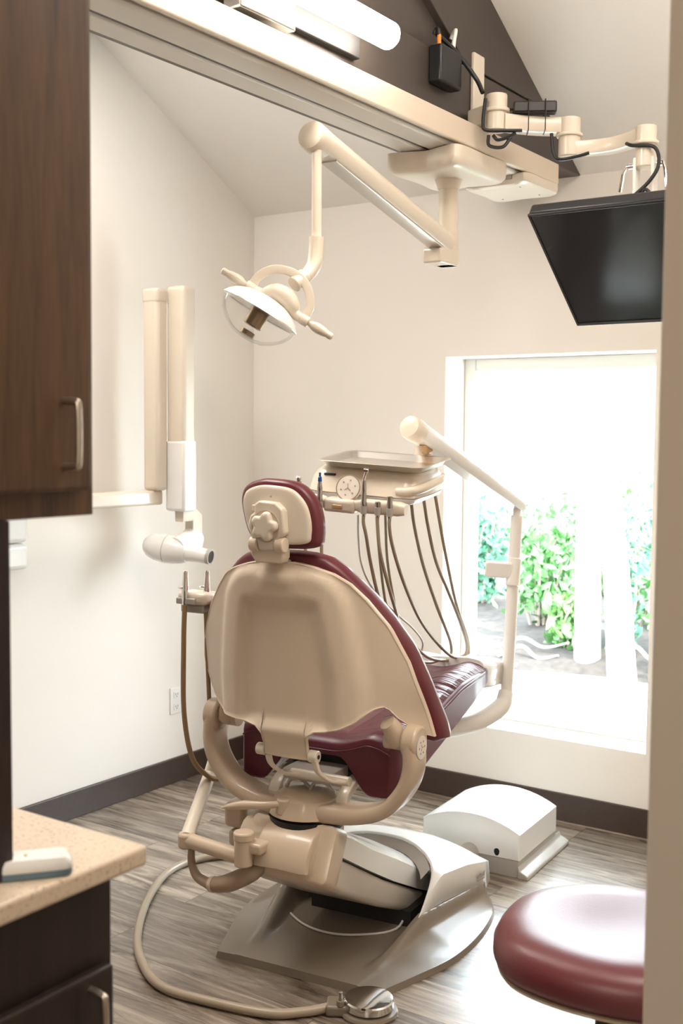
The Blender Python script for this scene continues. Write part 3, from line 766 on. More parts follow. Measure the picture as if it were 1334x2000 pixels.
obj('lift_arm_collar', bm, 'tan', CH, angle=45)
# upper knuckle casting
prof = [(.13, .432), (.06, .436), (.0, .430), (-.05, .412), (-.078, .385), (-.088, .35), (-.083, .315), (-.05, .30), (.13, .30)]
bm = bmesh.new(); rings = []
for x, s, dz in ((-.165, .55, .03), (-.155, .72, .02), (-.13, .84, .01), (-.09, .92, .004), (-.03, 1, .0), (.055, 1.0, .0), (.078, .96, 0), (.09, .85, 0)):
    rings.append([Vector((x, .05 + (y - .05) * s, .365 + (z - .365) * s + dz)) for y, z in prof])
add_loft(bm, rings)
k = obj('knuckle_casting', bm, 'tan', CH, bevel=.006, angle=45)
bm = bmesh.new(); rings = []
cp = [(.12, .440), (.05, .446), (-.01, .442), (-.06, .424), (-.092, .392), (-.104, .352), (-.105, .338), (-.094, .338), (-.085, .37), (-.04, .40), (.12, .41)]
for x, sc_, dz in ((-.075, .94, -.004), (-.07, 1, 0), (.0, 1.0, .002), (.07, 1, 0), (.084, .97, 0), (.088, .93, -.003)): rings.append([Vector((x, .05 + (y - .05) * sc_, z + dz)) for y, z in cp])
add_loft(bm, rings); obj('knuckle_cover', bm, 'tan', CH, bevel=.003, angle=40)
obj('knuckle_ear', bx((-.285, .07, .355), (-.21, .15, .43)), 'tan', CH, bevel=.016, seg=3)
obj('knuckle_ear', bx((-.272, .075, .30), (-.21, .14, .35)), 'tan', CH, bevel=.012, seg=3)
obj('swivel_ring', cyl((0, .06, .42), (0, .06, .447), .105, seg=40), 'black', CH)
# U bracket
sec = rrect(.020, .045, .016, 3)
pts = [(-.290, .045, .70), (-.295, .045, .63), (-.278, .045, .572), (-.23, .045, .513), (-.16, .045, .484), (-.08, .045, .471), (.0, .045, .467), (.09, .045, .471), (.18, .045, .478), (.256, .045, .505), (.310, .045, .565), (.332, .045, .63), (.328, .045, .70)]
obj('cradle_bracket', tube(pts, [1.0, 1, 1, 1.0, 1.1, 1.25, 1.3, 1.25, 1.1, 1.0, 1, 1, 1.0], section=[(q[1], q[0]) for q in sec], up=(0, -1, 0), sub=6), 'tan', CH, angle=50)
for s in (-1, 1):
    ex = .351 if s > 0 else .312
    obj('bracket_eye', cyl((s * (ex - .043), .045, .695), (s * ex, .045, .695), .045, seg=28), 'tan', CH, bevel=.008, seg=3)
    obj('pivot_lug', tube([(s * (ex - .085), .015, .745), (s * (ex - .075), .03, .725), (s * (ex - .062), .043, .69)], [.022, .027, .03], sub=3, seg=14), 'tan', CH)
    obj('pivot_pin', cyl((s * (ex - .10), .045, .692), (s * (ex - .03), .045, .692), .024), 'tan', CH)
bd = obj('badge', cyl((.350, .045, .683), (.354, .045, .683), .031, seg=28), 'badge', CH)
BG = Matrix.Translation((.354, .045, .683)); bm = bmesh.new()
for kx in range(6):
    a = kx * PI / 3; p0 = BG @ V((0, math.cos(a) * .017, math.sin(a) * .017)); add_cyl(bm, p0, p0 + Vector((.0006, 0, 0)), .003, seg=8)
for a in (.5, 2.6, 4.7): add_box(bm, (0, -.001, 0), (.0006, .001, .010), BG @ Matrix.Rotation(a, 4, 'X'))
obj('badge_marks', bm, 'mark', bd, smooth=False)
obj('badge_rim', lathe((.350, .045, .683), (1, 0, 0), [(0, .033), (.003, .033), (.003, .031), (0, .031)], 28), 'grey', bd)
# hub, mechanism under the seat
obj('hub', lathe((0.0, .06, .455), (0, 0, 1), [(0, .105), (.02, .10), (.045, .088), (.06, .06), (.063, .02)], 32), 'tan', CH)
obj('seat_frame', prism([(-.10, .16, .53), (-.10, .80, .66), (-.10, .80, .69), (-.10, .16, .59)], (.2, 0, 0)), 'dark', CH, smooth=False, bevel=.004)
obj('seat_frame_rail', bx((-.06, .03, .545), (.09, .14, .575)), 'grey', CH, bevel=.004)
for x in (-.10, .115):
    obj('side_link', tube([(x, .055, .478), (x, .065, .51), (x, .12, .535), (x, .2, .54)], 1, section=rrect(.018, .012, .006, 2), up=(1, 0, 0)), 'cream', CH)
    s = -1 if x < 0 else 1
bm = bmesh.new()
for x in (-.03, .045): add_tube(bm, [(x - .03, .05, .51), (x - .01, .04, .54), (x + .02, .045, .545), (x + .04, .06, .52)], .005, seg=8)
obj('inner_cable', bm, 'grey', CH)
# handle lever
obj('swivel_lever', tube([(-.03, -.032, .492), (-.075, -.05, .488), (-.13, -.06, .482), (-.17, -.068, .474), (-.195, -.073, .467)], [.0095, .010, .0125, .009, .002], sub=5, seg=14), 'tan', CH)
obj('lever_post', cyl((-.025, -.022, .462), (-.025, -.022, .507), .020), 'tan', CH, bevel=.005)
# back shell + cushion
ZT = [(0, 1.168), (.05, 1.167), (.10, 1.157), (.15, 1.140), (.19, 1.115), (.23, 1.072), (.28, 1.0), (.32, .905), (.342, .82), (.356, .75), (.366, .70)]
ZL = [(0, .632), (.066, .632), (.070, .69), (.082, .712), (.125, .717), (.16, .725), (.20, .745), (.235, .777), (.262, .787), (.276, .778), (.29, .757), (.318, .73), (.345, .708), (.366, .70)]
ZTL = [(0, 1.168), (.05, 1.167), (.10, 1.157), (.15, 1.142), (.19, 1.124), (.23, 1.082), (.278, 1.019), (.31, .96), (.329, .905), (.3335, .86)]
ZLL = [(0, .632), (.066, .632), (.070, .69), (.082, .710), (.125, .716), (.20, .720), (.24, .726), (.262, .742), (.29, .78), (.314, .815), (.329, .84), (.3335, .86)]
def y0(z): return -.06 - .045 * (z - .64) / .53
def yf(x, z): return y0(z) + 1.1 * x * x + .016 * sstep(.24, .34, x) * (1 - sstep(.74, .86, z))
def dish(x, z):
    w = lerp_tab([(.7, .135), (.85, .135), (1.0, .112), (1.1, .09)], z)
    dz = max(z - 1.055, .725 - z) ; dxx = abs(x) - w
    d_ = max(dxx, dz) if max(dxx, dz) < 0 or min(dxx, dz) < 0 else math.hypot(dxx, dz)
    plate = 1 - sstep(.070, .104, d_)            # raised block
    inner = 1 - sstep(-.018, .022, d_)              # shallow dish inside it
    low = sstep(.66, .72, z)
    return -.020 * plate * (low * .7 + .3) + .021 * inner * low - .012 * (1 - sstep(.036, .052, abs(x))) * sstep(1.085, 1.125, z)
cols = sorted(set([round(-.3335 + (.3335 + .366) * (.5 - .5 * math.cos(PI * i / 72)), 4) for i in range(73)] + [s * v for v in (.066, .068, .070) for s in (-1, 1)] + [.276]))
def zcol(x, right, left): return lerp_tab(right, x) if x >= 0 else lerp_tab(left, -x)
grid = [[(x, zcol(x, ZL, ZLL) + (zcol(x, ZT, ZTL) - zcol(x, ZL, ZLL)) * j / 40) for j in range(41)] for x in cols]
sh = pillow(grid, (0, .90), lambda x, z, k: (x, yf(x, z) + k + dish(x, z), z), [(0.003, .006), (0, .004) if 0 else (.0012, .003), (.003, 0), (.014, 0), (.014, .01)])
obj('back_shell', sh, 'shell', CH, angle=45, label='smooth beige plastic shell with a shallow dished panel')
ZTc = [(0, 1.19), (.05, 1.19), (.09, 1.186), (.125, 1.176), (.16, 1.152), (.20, 1.112), (.235, 1.072), (.27, 1.022), (.315, .942), (.346, .85), (.362, .78), (.376, .725), (.380, .70)]
ZLc = [(0, .73), (.15, .76), (.2, .79), (.25, .80), (.28, .785), (.30, .75), (.335, .700), (.360, .682), (.380, .69)]
ZTcl = [(0, 1.19), (.05, 1.19), (.09, 1.186), (.125, 1.177), (.16, 1.155), (.20, 1.118), (.24, 1.07), (.29, 1.005), (.333, .925), (.352, .87), (.358, .84)]
ZLcl = [(0, .73), (.15, .75), (.25, .765), (.29, .775), (.32, .79), (.342, .81), (.358, .84)]
cols = [-.358 + (.380 + .358) * (.5 - .5 * math.cos(PI * i / 60)) for i in range(61)]
grid = [[(x, zcol(x, ZLc, ZLcl) + (zcol(x, ZTc, ZTcl) - zcol(x, ZLc, ZLcl)) * j / 30) for j in range(31)] for x in cols]
cu = pillow(grid, (0, .92), lambda x, z, k: (x, yf(x, z) + .0145 + k, z), [(0, .012), (.004, .004), (.014, 0), (.035, -.004), (.055, .0), (.066, .010), (.07, .03)])
obj('back_cushion', cu, 'leather', CH, angle=60)
for s in (-1, 1): obj('tongue_pin', cyl((s * .068, -.045, .643), (s * .094, -.045, .643), .0165), 'cream', CH, bevel=.002)
obj('pin_screw', cyl((.094, -.045, .643), (.0955, -.045, .643), .006, seg=12), 'dark', CH)
for x in (-.062, .082):
    obj('curved_strap', tube([(x, -.042, .635), (x + .008, -.03, .60), (x + .03, .0, .568), (x + .06, .03, .56)], 1, section=rrect(.005, .014, .003, 2), up=(1, 0, 0), sub=6) if 0 else tube([(x, -.045, .632), (x + .006, -.035, .60), (x + .025, -.005, .573), (x + .055, .03, .565)], 1, section=rrect(.0045, .015, .003, 2), sub=6, up=(0, 0, 1)), 'cream', CH)
obj('tilt_rod', cyl((-.03, .03, .565), (.15, .03, .565), .013), 'cream', CH)
# seat
def seat_half(y): return lerp_tab([(.10, .235), (.13, .247), (.2, .25), (.7, .252), (.86, .235), (.90, .20)], y)
def seat_top(x, y):
    z = lerp_tab([(.10, .668), (.16, .684), (.38, .698), (.6, .745), (.75, .752), (.90, .744)], y)
    h = seat_half(y); k = abs(x) / h
    z += -.022 * (1 - sstep(.25, .75, k)) + .006 * math.exp(-((k - .72) / .12) ** 2)
    z -= .012 * sstep(.86, 1, k) + .008 * sstep(.885, .90, y)
    z -= .012 * (1 - sstep(.10, .12, y))
    return z
def seat_low(x, y):
    h = seat_half(y); k = abs(x)
    edge = lerp_tab([(.10, .505), (.14, .512), (.315, .546), (.73, .664), (.90, .69)], y)
    mid = lerp_tab([(.10, .605), (.3, .60), (.73, .672), (.9, .695)], y)
    return mid + (edge - mid) * sstep(.075, .175, k) + .004 * (sstep(.9, 1, k / h))
xs = [-1 + 2 * i / 40 for i in range(41)]; ys_ = [.10 + .80 * j / 50 for j in range(51)]
bm = bmesh.new(); T = []; B = []
for y in ys_:
    h = seat_half(y)
    T.append([bm.verts.new((u * h, y, seat_top(u * h, y))) for u in xs]); B.append([bm.verts.new((u * h, y, seat_low(u * h, y))) for u in xs])
for G in (T, B):
    for j in range(len(ys_) - 1):
        for i in range(40): bm.faces.new((G[j][i], G[j][i + 1], G[j + 1][i + 1], G[j + 1][i]))
for j in range(len(ys_) - 1):
    for i in (0, 40): bm.faces.new((T[j][i], T[j + 1][i], B[j + 1][i], B[j][i]))
for j in (0, len(ys_) - 1):
    for i in range(40): bm.faces.new((T[j][i], T[j][i + 1], B[j][i + 1], B[j][i]))
seat = obj('seat_cushion', bm, 'leather_r', CH, bevel=.010, seg=3, angle=50)
for dz in (.006, .016):
    for s in (-1, 1):
        obj('piping', tube([(s * (seat_half(y) + .0005), y, seat_top(seat_half(y), y) - dz) for y in [.13 + .075 * k for k in range(11)]], .0022, seg=6, sub=2), 'leather', seat)
obj('piping', tube([(u * .235, .0995, seat_top(u * .235, .10) - .014) for u in [-1 + .1 * k for k in range(21)]], .002, seg=6, sub=2), 'leather', seat)
# white cap over the foot end
out = round_outline([(-.20, .66), (-.225, .70), (-.215, .757), (-.1, .757), (0, .752), (.1, .757), (.215, .757), (.225, .70), (.20, .66), (0, .655)], 5)
obj('toe_cover', disc_pillow(out, (0, .71), lambda x, z, k: (x, .895 + k - .5 * x * x, z - .15 * k), [(-.03, .004), (-.02, 0), (.10, .002), (.165, .006), (.182, .018), (.19, .04)]), 'white', CH, label='white plastic cover at the foot end of the seat')
# headrest
ho = round_outline([(-.01, 1.382), (.064, 1.372), (.106, 1.335), (.124, 1.288), (.127, 1.238), (.114, 1.209), (.036, 1.203), (-.05, 1.213), (-.083, 1.238), (-.102, 1.285), (-.109, 1.33), (-.094, 1.362), (-.055, 1.378)], 6)
def hy(x, z): return -.128 + 1.0 * x * x
HR = obj('headrest_cushion', disc_pillow(ho, (0, 1.285), lambda x, z, k: (x, hy(x, z) + k, z), [(0, .010), (.006, .003), (.018, -.001), (.036, 0), (.052, .009), (.058, .025)]), 'leather', CH, angle=60)
ho2 = [(-.004 + (x + .004) * .86, 1.279 + (z - 1.279) * .85) for x, z in ho]
obj('headrest_shell', disc_pillow(ho2, (0, 1.283), lambda x, z, k: (x, hy(x, z) + k - .004, z), [(-.006, .010), (-.004, .003), (0, 0), (.004, 0), (.006, .01)]), 'cream', HR, angle=60)
pl = [(-.045, 1.232), (-.055, 1.262), (-.048, 1.29), (-.036, 1.295), (-.036, 1.318), (-.022, 1.328), (.028, 1.324), (.050, 1.305), (.055, 1.245), (.03, 1.225), (.022, 1.20), (-.022, 1.20), (-.03, 1.225)]
obj('latch_plate', prism([(x, -.136, z) for x, z in pl], (0, -.028, 0)), 'cream', HR, bevel=.006, seg=3)
obj('latch_button', cyl((-.045, -.14, 1.315), (-.045, -.14, 1.298), .010), 'cream', HR, bevel=.002)
bm = bmesh.new(); st = []
for i in range(60):
    a = 2 * PI * i / 60; r = .039 - .0105 * (.5 + .5 * math.cos(5 * a + PI * .9)) ** 1.5
    st.append((math.cos(a) * r, 1.262 + math.sin(a) * r))
KN = obj('star_knob', disc_pillow(st, (0, 1.262), lambda x, z, k: (x, -.164 - k, z), [(0, 0), (0, 0), (.010, 0), (.015, .002), (.018, .008)], 5), 'cream', HR, angle=45)
obj('knob_ring', lathe((0, -.1635, 1.262), (0, -1, 0), [(0, .0415), (.003, .0415), (.003, .039), (0, .039)], 40), 'tan', HR)
obj('screw', cyl((.0, -.139, 1.338), (.0, -.137, 1.338), .003, seg=10), 'chrome', HR)
hg = obj('headrest_hinge', prism([(x, -.155, z) for x, z in ((-.050, 1.205), (-.050, 1.185), (-.036, 1.166), (.036, 1.166), (.045, 1.18), (.045, 1.205))], (0, .04, 0)), 'shell', CH, bevel=.004)
for s in (-1, 1): obj('hinge_ear', cyl((s * .026, -.150, 1.214), (s * .051, -.150, 1.214), .020), 'shell', hg, bevel=.003)
obj('hinge_stem', bx((-.035, -.11, 1.14), (.035, -.09, 1.172)), 'shell', CH, bevel=.004)

# thin pale wire on the base tray
tag(obj('thin_wire', tube([(-2.125, 2.96, .28), (-2.145, 2.90, .16), (-2.16, 2.83, .03), (-2.05, 2.735, .027), (-1.94, 2.703, .027), (-1.84, 2.735, .027), (-1.755, 2.845, .027), (-1.78, 2.95, .06)], .0035, seg=8), 'hosew'), 'thin pale wire looping over the chair base tray under the lift arm', 'wire')

# ------------------------------------------------------------------ assistant side: arm, holder, two hoses
t = thing('assistant_arm', 'tan swing arm on the left of the chair carrying the suction holder', 'arm', (-1.85, 2.47, 0), math.radians(7))
obj('mount_ear', bx((-.10, -.125, .375), (-.035, -.075, .405)), 'tan', t, bevel=.008, seg=3)
obj('swivel_drum', cyl((-.095, -.115, .337), (-.095, -.115, .412), .0255), 'tan', t, bevel=.004)
obj('swivel_cap', cyl((-.095, -.115, .406), (-.095, -.115, .432), .028), 'tan', t, bevel=.006, seg=3)
obj('lower_tube', tube([(-.291, -.10, .369), (-.10, -.114, .358)], .021, smooth=False, seg=18), 'tan', t)
obj('elbow', tube([(-.293, -.10, .346), (-.293, -.10, .390)], .0235, smooth=False, seg=18), 'tan', t, bevel=.008, seg=3)
obj('upright', tube([(-.292, -.099, .376), (-.358, .112, .49), (-.335, .135, .60), (-.29, .125, .80), (-.275, .11, 1.0)], [.0195, .019, .018, .016, .015], smooth=False, seg=18), 'cream', t)
obj('holder_bracket', bx((-.395, .015, .985), (-.315, .075, 1.01)), 'grey', t, bevel=.005)
obj('holder_arm', bx((-.33, .045, .99), (-.25, .115, 1.03)), 'cream', t, bevel=.01)
h = obj('holder', bx((-.398, .0, 1.01), (-.30, .075, 1.046)), 'cream', t, bevel=.012, seg=3)
obj('holder_clip', bx((-.395, -.008, 1.012), (-.33, .002, 1.03)), 'grey', h, bevel=.003)
lo_ = tube([(-.278, -.098, .345), (-.276, -.098, .305), (-.258, -.099, .272), (-.222, -.104, .262), (-.19, -.108, .264), (-.142, -.107, .279), (-.085, -.085, .312), (-.058, -.06, .345)], [.010, .011, .013, .015, .021, .025, .025, .018], sub=6, seg=16)
obj('hose_sleeve', lo_, 'sleeve', t, label='tan pleated hose sleeve')
obj('sleeve_ring', lathe((-.205, -.107, .262), (1, -.12, .08), [(0, .0215), (.012, .0225)], 20), 'tan', t)
def cw(p):   # chair coordinates -> world
    return CH_M @ V(p)
CH_M = Matrix.Translation((-1.85, 2.47, 0)) @ Matrix.Rotation(math.radians(7), 4, 'Z')
for nm, lab, x, y, pts, r in (('suction_handpiece', 'silver suction tip in the left-hand holder with a brown hose, nearer one', -.368, .0,
        [(-.368, -.002, 1.01), (-.370, -.004, .9), (-.372, .0, .7), (-.365, .03, .56), (-.34, .07, .50), (-.31, .085, .488), (-.27, .10, .50)], .0075),
       ('suction_handpiece', 'silver suction tip half hidden behind the seat back, farther one in the holder', -.322, .04,
        [(-.322, .036, 1.01), (-.318, .04, .85), (-.312, .045, .68), (-.31, .065, .56), (-.29, .09, .505), (-.26, .11, .50)], .0065)):
    tt = thing(nm, lab, 'handpiece', cw((x, y, 1.046)), 0, 'suction handpieces on the left of the chair')
    b0 = cw((x, y, 1.03)) - tt.location
    obj('body', lathe(b0, (0.02, 0, 1), [(-.02, .009), (.02, .011), (.035, .010), (.05, .0085), (.075, .0075), (.078, .005)], 18), 'chrome', tt)
    obj('valve', bx(b0 + Vector((-.018, -.012, .026)), b0 + Vector((.0, -.006, .034))), 'chrome', tt, bevel=.002)
    obj('hose', tube([cw(p) - tt.location for p in pts], r, seg=10), 'hoseb', tt, label='brown hose')

# ------------------------------------------------------------------ delivery unit
DU = thing('delivery_unit', 'cream instrument delivery unit on an arm and post to the right of the chair', 'delivery unit', (-1.745, 3.55, .6))
ox = Vector((-1.745, 3.55, .6))
def E_(p): return V(p) - ox
obj('post', cyl(E_((-1.747, 3.535, .60)), E_((-1.7435, 3.585, 1.225)), .0205), 'white_m', DU)
obj('post_collar', cyl(E_((-1.744, 3.56, .985)), E_((-1.743, 3.575, 1.08)), .0235), 'white_m', DU, bevel=.003)
obj('post_spigot', cyl(E_((-1.7435, 3.584, 1.22)), E_((-1.743, 3.586, 1.262)), .014), 'white_m', DU)
obj('stop_block', bx((-.095, -.022, -.024), (.0, .022, .030), Matrix.Translation(E_((-1.745, 3.565, 1.035))) @ Matrix.Rotation(math.radians(25), 4, 'Z') @ Matrix.Rotation(math.radians(2), 4, 'Y')), 'white_m', DU, bevel=.006)
obj('support_arm', tube([E_((-1.747, 3.535, .62)), E_((-1.75, 3.50, .575)), E_((-1.79, 3.38, .535)), E_((-1.87, 3.20, .53))], [.026, .03, .03, .028], sub=5), 'white_m', DU)
d0, d1 = E_((-1.752, 3.59, 1.268)), E_((-1.745, 2.885, 1.518))
dd = (d1 - d0).normalized()
sec = [(math.sin(a) * .034 if math.sin(a) > -.6 else -.024, math.cos(a) * .035) for a in [2 * PI * i / 24 for i in range(24)]]
obj('arm', tube([d0 - dd * .015, d1 - dd * .03], 1, section=sec, smooth=False, up=(0, 0, 1)), 'white', DU)
obj('arm_cap', lathe(d1 - dd * .035, dd, [(0, .0355), (.02, .0362), (.045, .0355), (.054, .031), (.058, .016)]), 'cream', DU)
obj('arm_wires', tube([d1 - dd * .07 - Vector((0, 0, .022)), d1 - dd * .085 - Vector((0, 0, .037)), d1 - dd * .11 - Vector((0, 0, .026))], .012, sub=4), 'gold', DU)
bm = bmesh.new()
for s in (-.006, .0, .006): add_box(bm, (-.0003, s - .0012, -.016), (.0006, s + .0012, .016))
rt = dd.cross(Vector((0, 0, 1))).normalized(); upv = rt.cross(dd)
sd = rt if rt.x < 0 else -rt
obj('arm_print', bm, 'mark', DU, smooth=False)
bpy.data.objects['arm_print'].matrix_local = rot_to(sd, dd, sd.cross(dd), d1 - dd * .11 + sd * .0352 + Vector((0, 0, .005)))
# head in its own frame
hy_, hr_ = math.radians(9), math.radians(3.2)
HRT = Matrix.Rotation(hy_, 4, 'Z') @ Matrix.Rotation(hr_, 4, 'Y') @ Matrix.Rotation(math.radians(6), 4, 'X')
HD = Matrix.Translation(E_((-1.83, 2.83, 1.371))) @ HRT
def tf(bm): bm.transform(HD); return bm
def body_ring(y, w, z0, z1, r):
    return [Vector((q[0], y, (z0 + z1) / 2 + q[1])) for q in rrect(w, (z1 - z0) / 2, r, 4)]
bm = bmesh.new(); rows = []
outb = round_outline([(-.15, -.115), (-.02, -.120), (.135, -.115), (.168, -.08), (.172, .06), (.15, .115), (0, .12), (-.14, .115), (-.17, .06), (-.172, -.07)], 5)
body = disc_pillow(outb, (0, 0), lambda x, y, k: (x, y + (.026 * (k + .03) / .06 if y < 0 else 0), k), [(-.032, .004), (-.030, 0), (.008, .003), (.026, .014), (.036, .028)])
BD = obj('head_body', tf(body), 'cream', DU, angle=50)
obj('head_base', tf(disc_pillow(outb, (0, 0), lambda x, y, k: (x * .985, y * .985, k), [(-.052, .02), (-.046, .006), (-.033, 0), (-.0325, .01)])), 'white', DU, angle=50)
obj('side_handle', tf(tube([(.11, -.108, -.014), (.15, -.105, -.010), (.178, -.06, -.002), (.188, .02, .008), (.186, .06, .014)], [.012, .014, .014, .013, .009], sub=5)), 'cream', DU)
obj('head_slot', tf(bx((-.125, -.0995, .014), (-.088, -.088, .020))), 'black', BD, bevel=.002)
obj('arm_socket', tf(lathe((.082, .150, .03), (0, 0, 1), [(0, .045), (.012, .042), (.02, .028), (.06, .023), (.105, .023)], 24)), 'cream', DU)
bar_y, bar_z = -.150, -.055
for x0, x1 in ((-.19, -.090), (.005, .158)):
    s0 = obj('holder_bar', tf(tube([(x0, bar_y, bar_z), (x0 + .02, bar_y, bar_z), (x1 - .02, bar_y, bar_z), (x1, bar_y, bar_z)], [.75, 1, 1, .75], section=rrect(.019, .021, .010, 3), smooth=False, up=(0, 0, 1))), 'cream', DU, angle=50)
obj('center_mount', tf(bx((-.092, -.172, -.079), (.007, -.12, -.04))), 'cream', DU, bevel=.010, seg=3)
obj('mount_neck', tf(prism([(-.07, -.135, -.045), (-.01, -.135, -.045), (.01, -.10, .004), (-.065, -.10, .004)], (0, .03, 0))), 'cream', DU, bevel=.008)
obj('amber_button', tf(bx((-.060, -.1755, -.067), (-.028, -.17, -.055))), 'gold', DU, bevel=.003)
kd = obj('badge', tf(lathe((-.025, -.135, -.012), (0, -1, .35), [(0, .037), (.006, .037), (.009, .034)], 32)), 'badge', DU)
obj('badge_ring', tf(lathe((-.025, -.1415, -.0098), (0, -1, .35), [(0, .038), (.002, .038), (.002, .0345), (0, .0345)], 32)), 'hose', kd)
bm = bmesh.new(); BM = rot_to(Vector((1, 0, 0)), Vector((0, .33, .944)), Vector((0, -.944, .33)), (-.025, -.1437, -.0088))
for a in range(6):
    q = a * PI / 3 + .3; add_cyl(bm, BM @ V((math.cos(q) * .022, math.sin(q) * .022, 0)), BM @ V((math.cos(q) * .022, math.sin(q) * .022, .001)), .0024, seg=8)
for q in (.2, 2.2, 4.0): add_box(bm, (-.001, 0, 0), (.001, .012, .001), BM @ Matrix.Rotation(q, 4, 'Z'))
obj('badge_marks', tf(bm), 'mark', kd, smooth=False)

obj('socket_bridge', tf(bx((.04, .09, -.01), (.125, .175, .03))), 'cream', DU, bevel=.01)
# steel tray on the head
t = thing('instrument_tray', 'shallow stainless steel instrument tray resting on top of the delivery unit', 'tray')
TM = Matrix.Translation((-1.83, 2.83, 1.371)) @ HRT
def rr2(w, h, r): return rrect(w, h, r, 5)
bm = bmesh.new(); rings = []
cxo, cyo = .022, .004
for w, h, z in ((.172, .117, .0395), (.150, .098, .0395)): pass
for w, h, r, z in ((.01, .01, .005, .0425), (.142, .095, .02, .0425), (.147, .100, .024, .0435), (.158, .112, .03, .058), (.168, .122, .034, .0605), (.170, .124, .035, .059), (.168, .122, .034, .0585), (.158, .113, .03, .0565), (.147, .101, .024, .041), (.142, .095, .02, .0405), (.01, .01, .005, .0405)):
    rings.append([TM @ V((cxo + q[0], cyo + q[1], z)) for q in rr2(w, h, r)])
add_loft(bm, rings); obj('tray_pan', bm, 'steel', t, angle=60)
bm = bmesh.new()

# handpieces in the holder bar; each one with its hose
def hp_world(x, z, y=-.176): return TM @ V((x, y, z))
holes = [
    ('dental_handpiece', 'slim silver handpiece with a blue tip standing in the delivery unit holder', -.098, 'blue',
     [(-1.868, 2.614, 1.273), (-1.862, 2.612, 1.208), (-1.873, 2.636, 1.139), (-1.9, 2.76, 0.985), (-1.9, 2.92, 0.86), (-1.88, 3.05, 0.8)]),
    ('dental_handpiece', 'silver handpiece with a mirror-like round head, leftmost behind the headrest', -.166, 'mirror',
     [(-1.884, 2.578, 1.274), (-1.875, 2.579, 1.209), (-1.879, 2.596, 1.153), (-1.91, 2.72, 1.02), (-1.93, 2.85, 0.92)]),
    ('dental_handpiece', 'silver contra-angle handpiece with bent head standing in front of the tray', .040, 'angle',
     [(-1.799, 2.721, 1.265), (-1.792, 2.723, 1.227), (-1.794, 2.751, 1.14), (-1.798, 2.811, 1.015), (-1.829, 2.951, 0.9), (-1.893, 3.164, 0.778), (-1.896, 3.257, 0.748), (-1.889, 3.309, 0.748), (-1.88, 3.353, 0.748), (-1.864, 3.354, 0.768), (-1.859, 3.337, 0.811), (-1.85, 3.276, 0.879), (-1.844, 3.213, 0.952), (-1.823, 3.092, 1.091), (-1.8, 2.997, 1.22), (-1.781, 2.944, 1.301)]),
    ('dental_handpiece', 'short silver empty hose coupling in the holder, left of the rightmost one', .083, 'stub',
     [(-1.773, 2.751, 1.262), (-1.764, 2.751, 1.182), (-1.768, 2.801, 1.081), (-1.785, 2.867, 0.998), (-1.82, 2.958, 0.918), (-1.85, 3.078, 0.843), (-1.867, 3.207, 0.777), (-1.868, 3.324, 0.748), (-1.859, 3.403, 0.748), (-1.852, 3.435, 0.757), (-1.843, 3.42, 0.801), (-1.827, 3.34, 0.886), (-1.805, 3.219, 0.999), (-1.791, 3.116, 1.103), (-1.776, 3.038, 1.219), (-1.762, 2.983, 1.315)]),
    ('dental_handpiece', 'taller silver hose coupling in the holder, rightmost of the row', .119, 'stubb',
     [(-1.751, 2.779, 1.264), (-1.744, 2.78, 1.214), (-1.745, 2.821, 1.132), (-1.764, 2.909, 1.036), (-1.793, 3.028, 0.936), (-1.819, 3.172, 0.839), (-1.834, 3.302, 0.77), (-1.845, 3.412, 0.748), (-1.863, 3.474, 0.748), (-1.855, 3.449, 0.808), (-1.838, 3.359, 0.902), (-1.819, 3.282, 0.984), (-1.786, 3.169, 1.118), (-1.767, 3.094, 1.228), (-1.755, 3.037, 1.331)]),
]
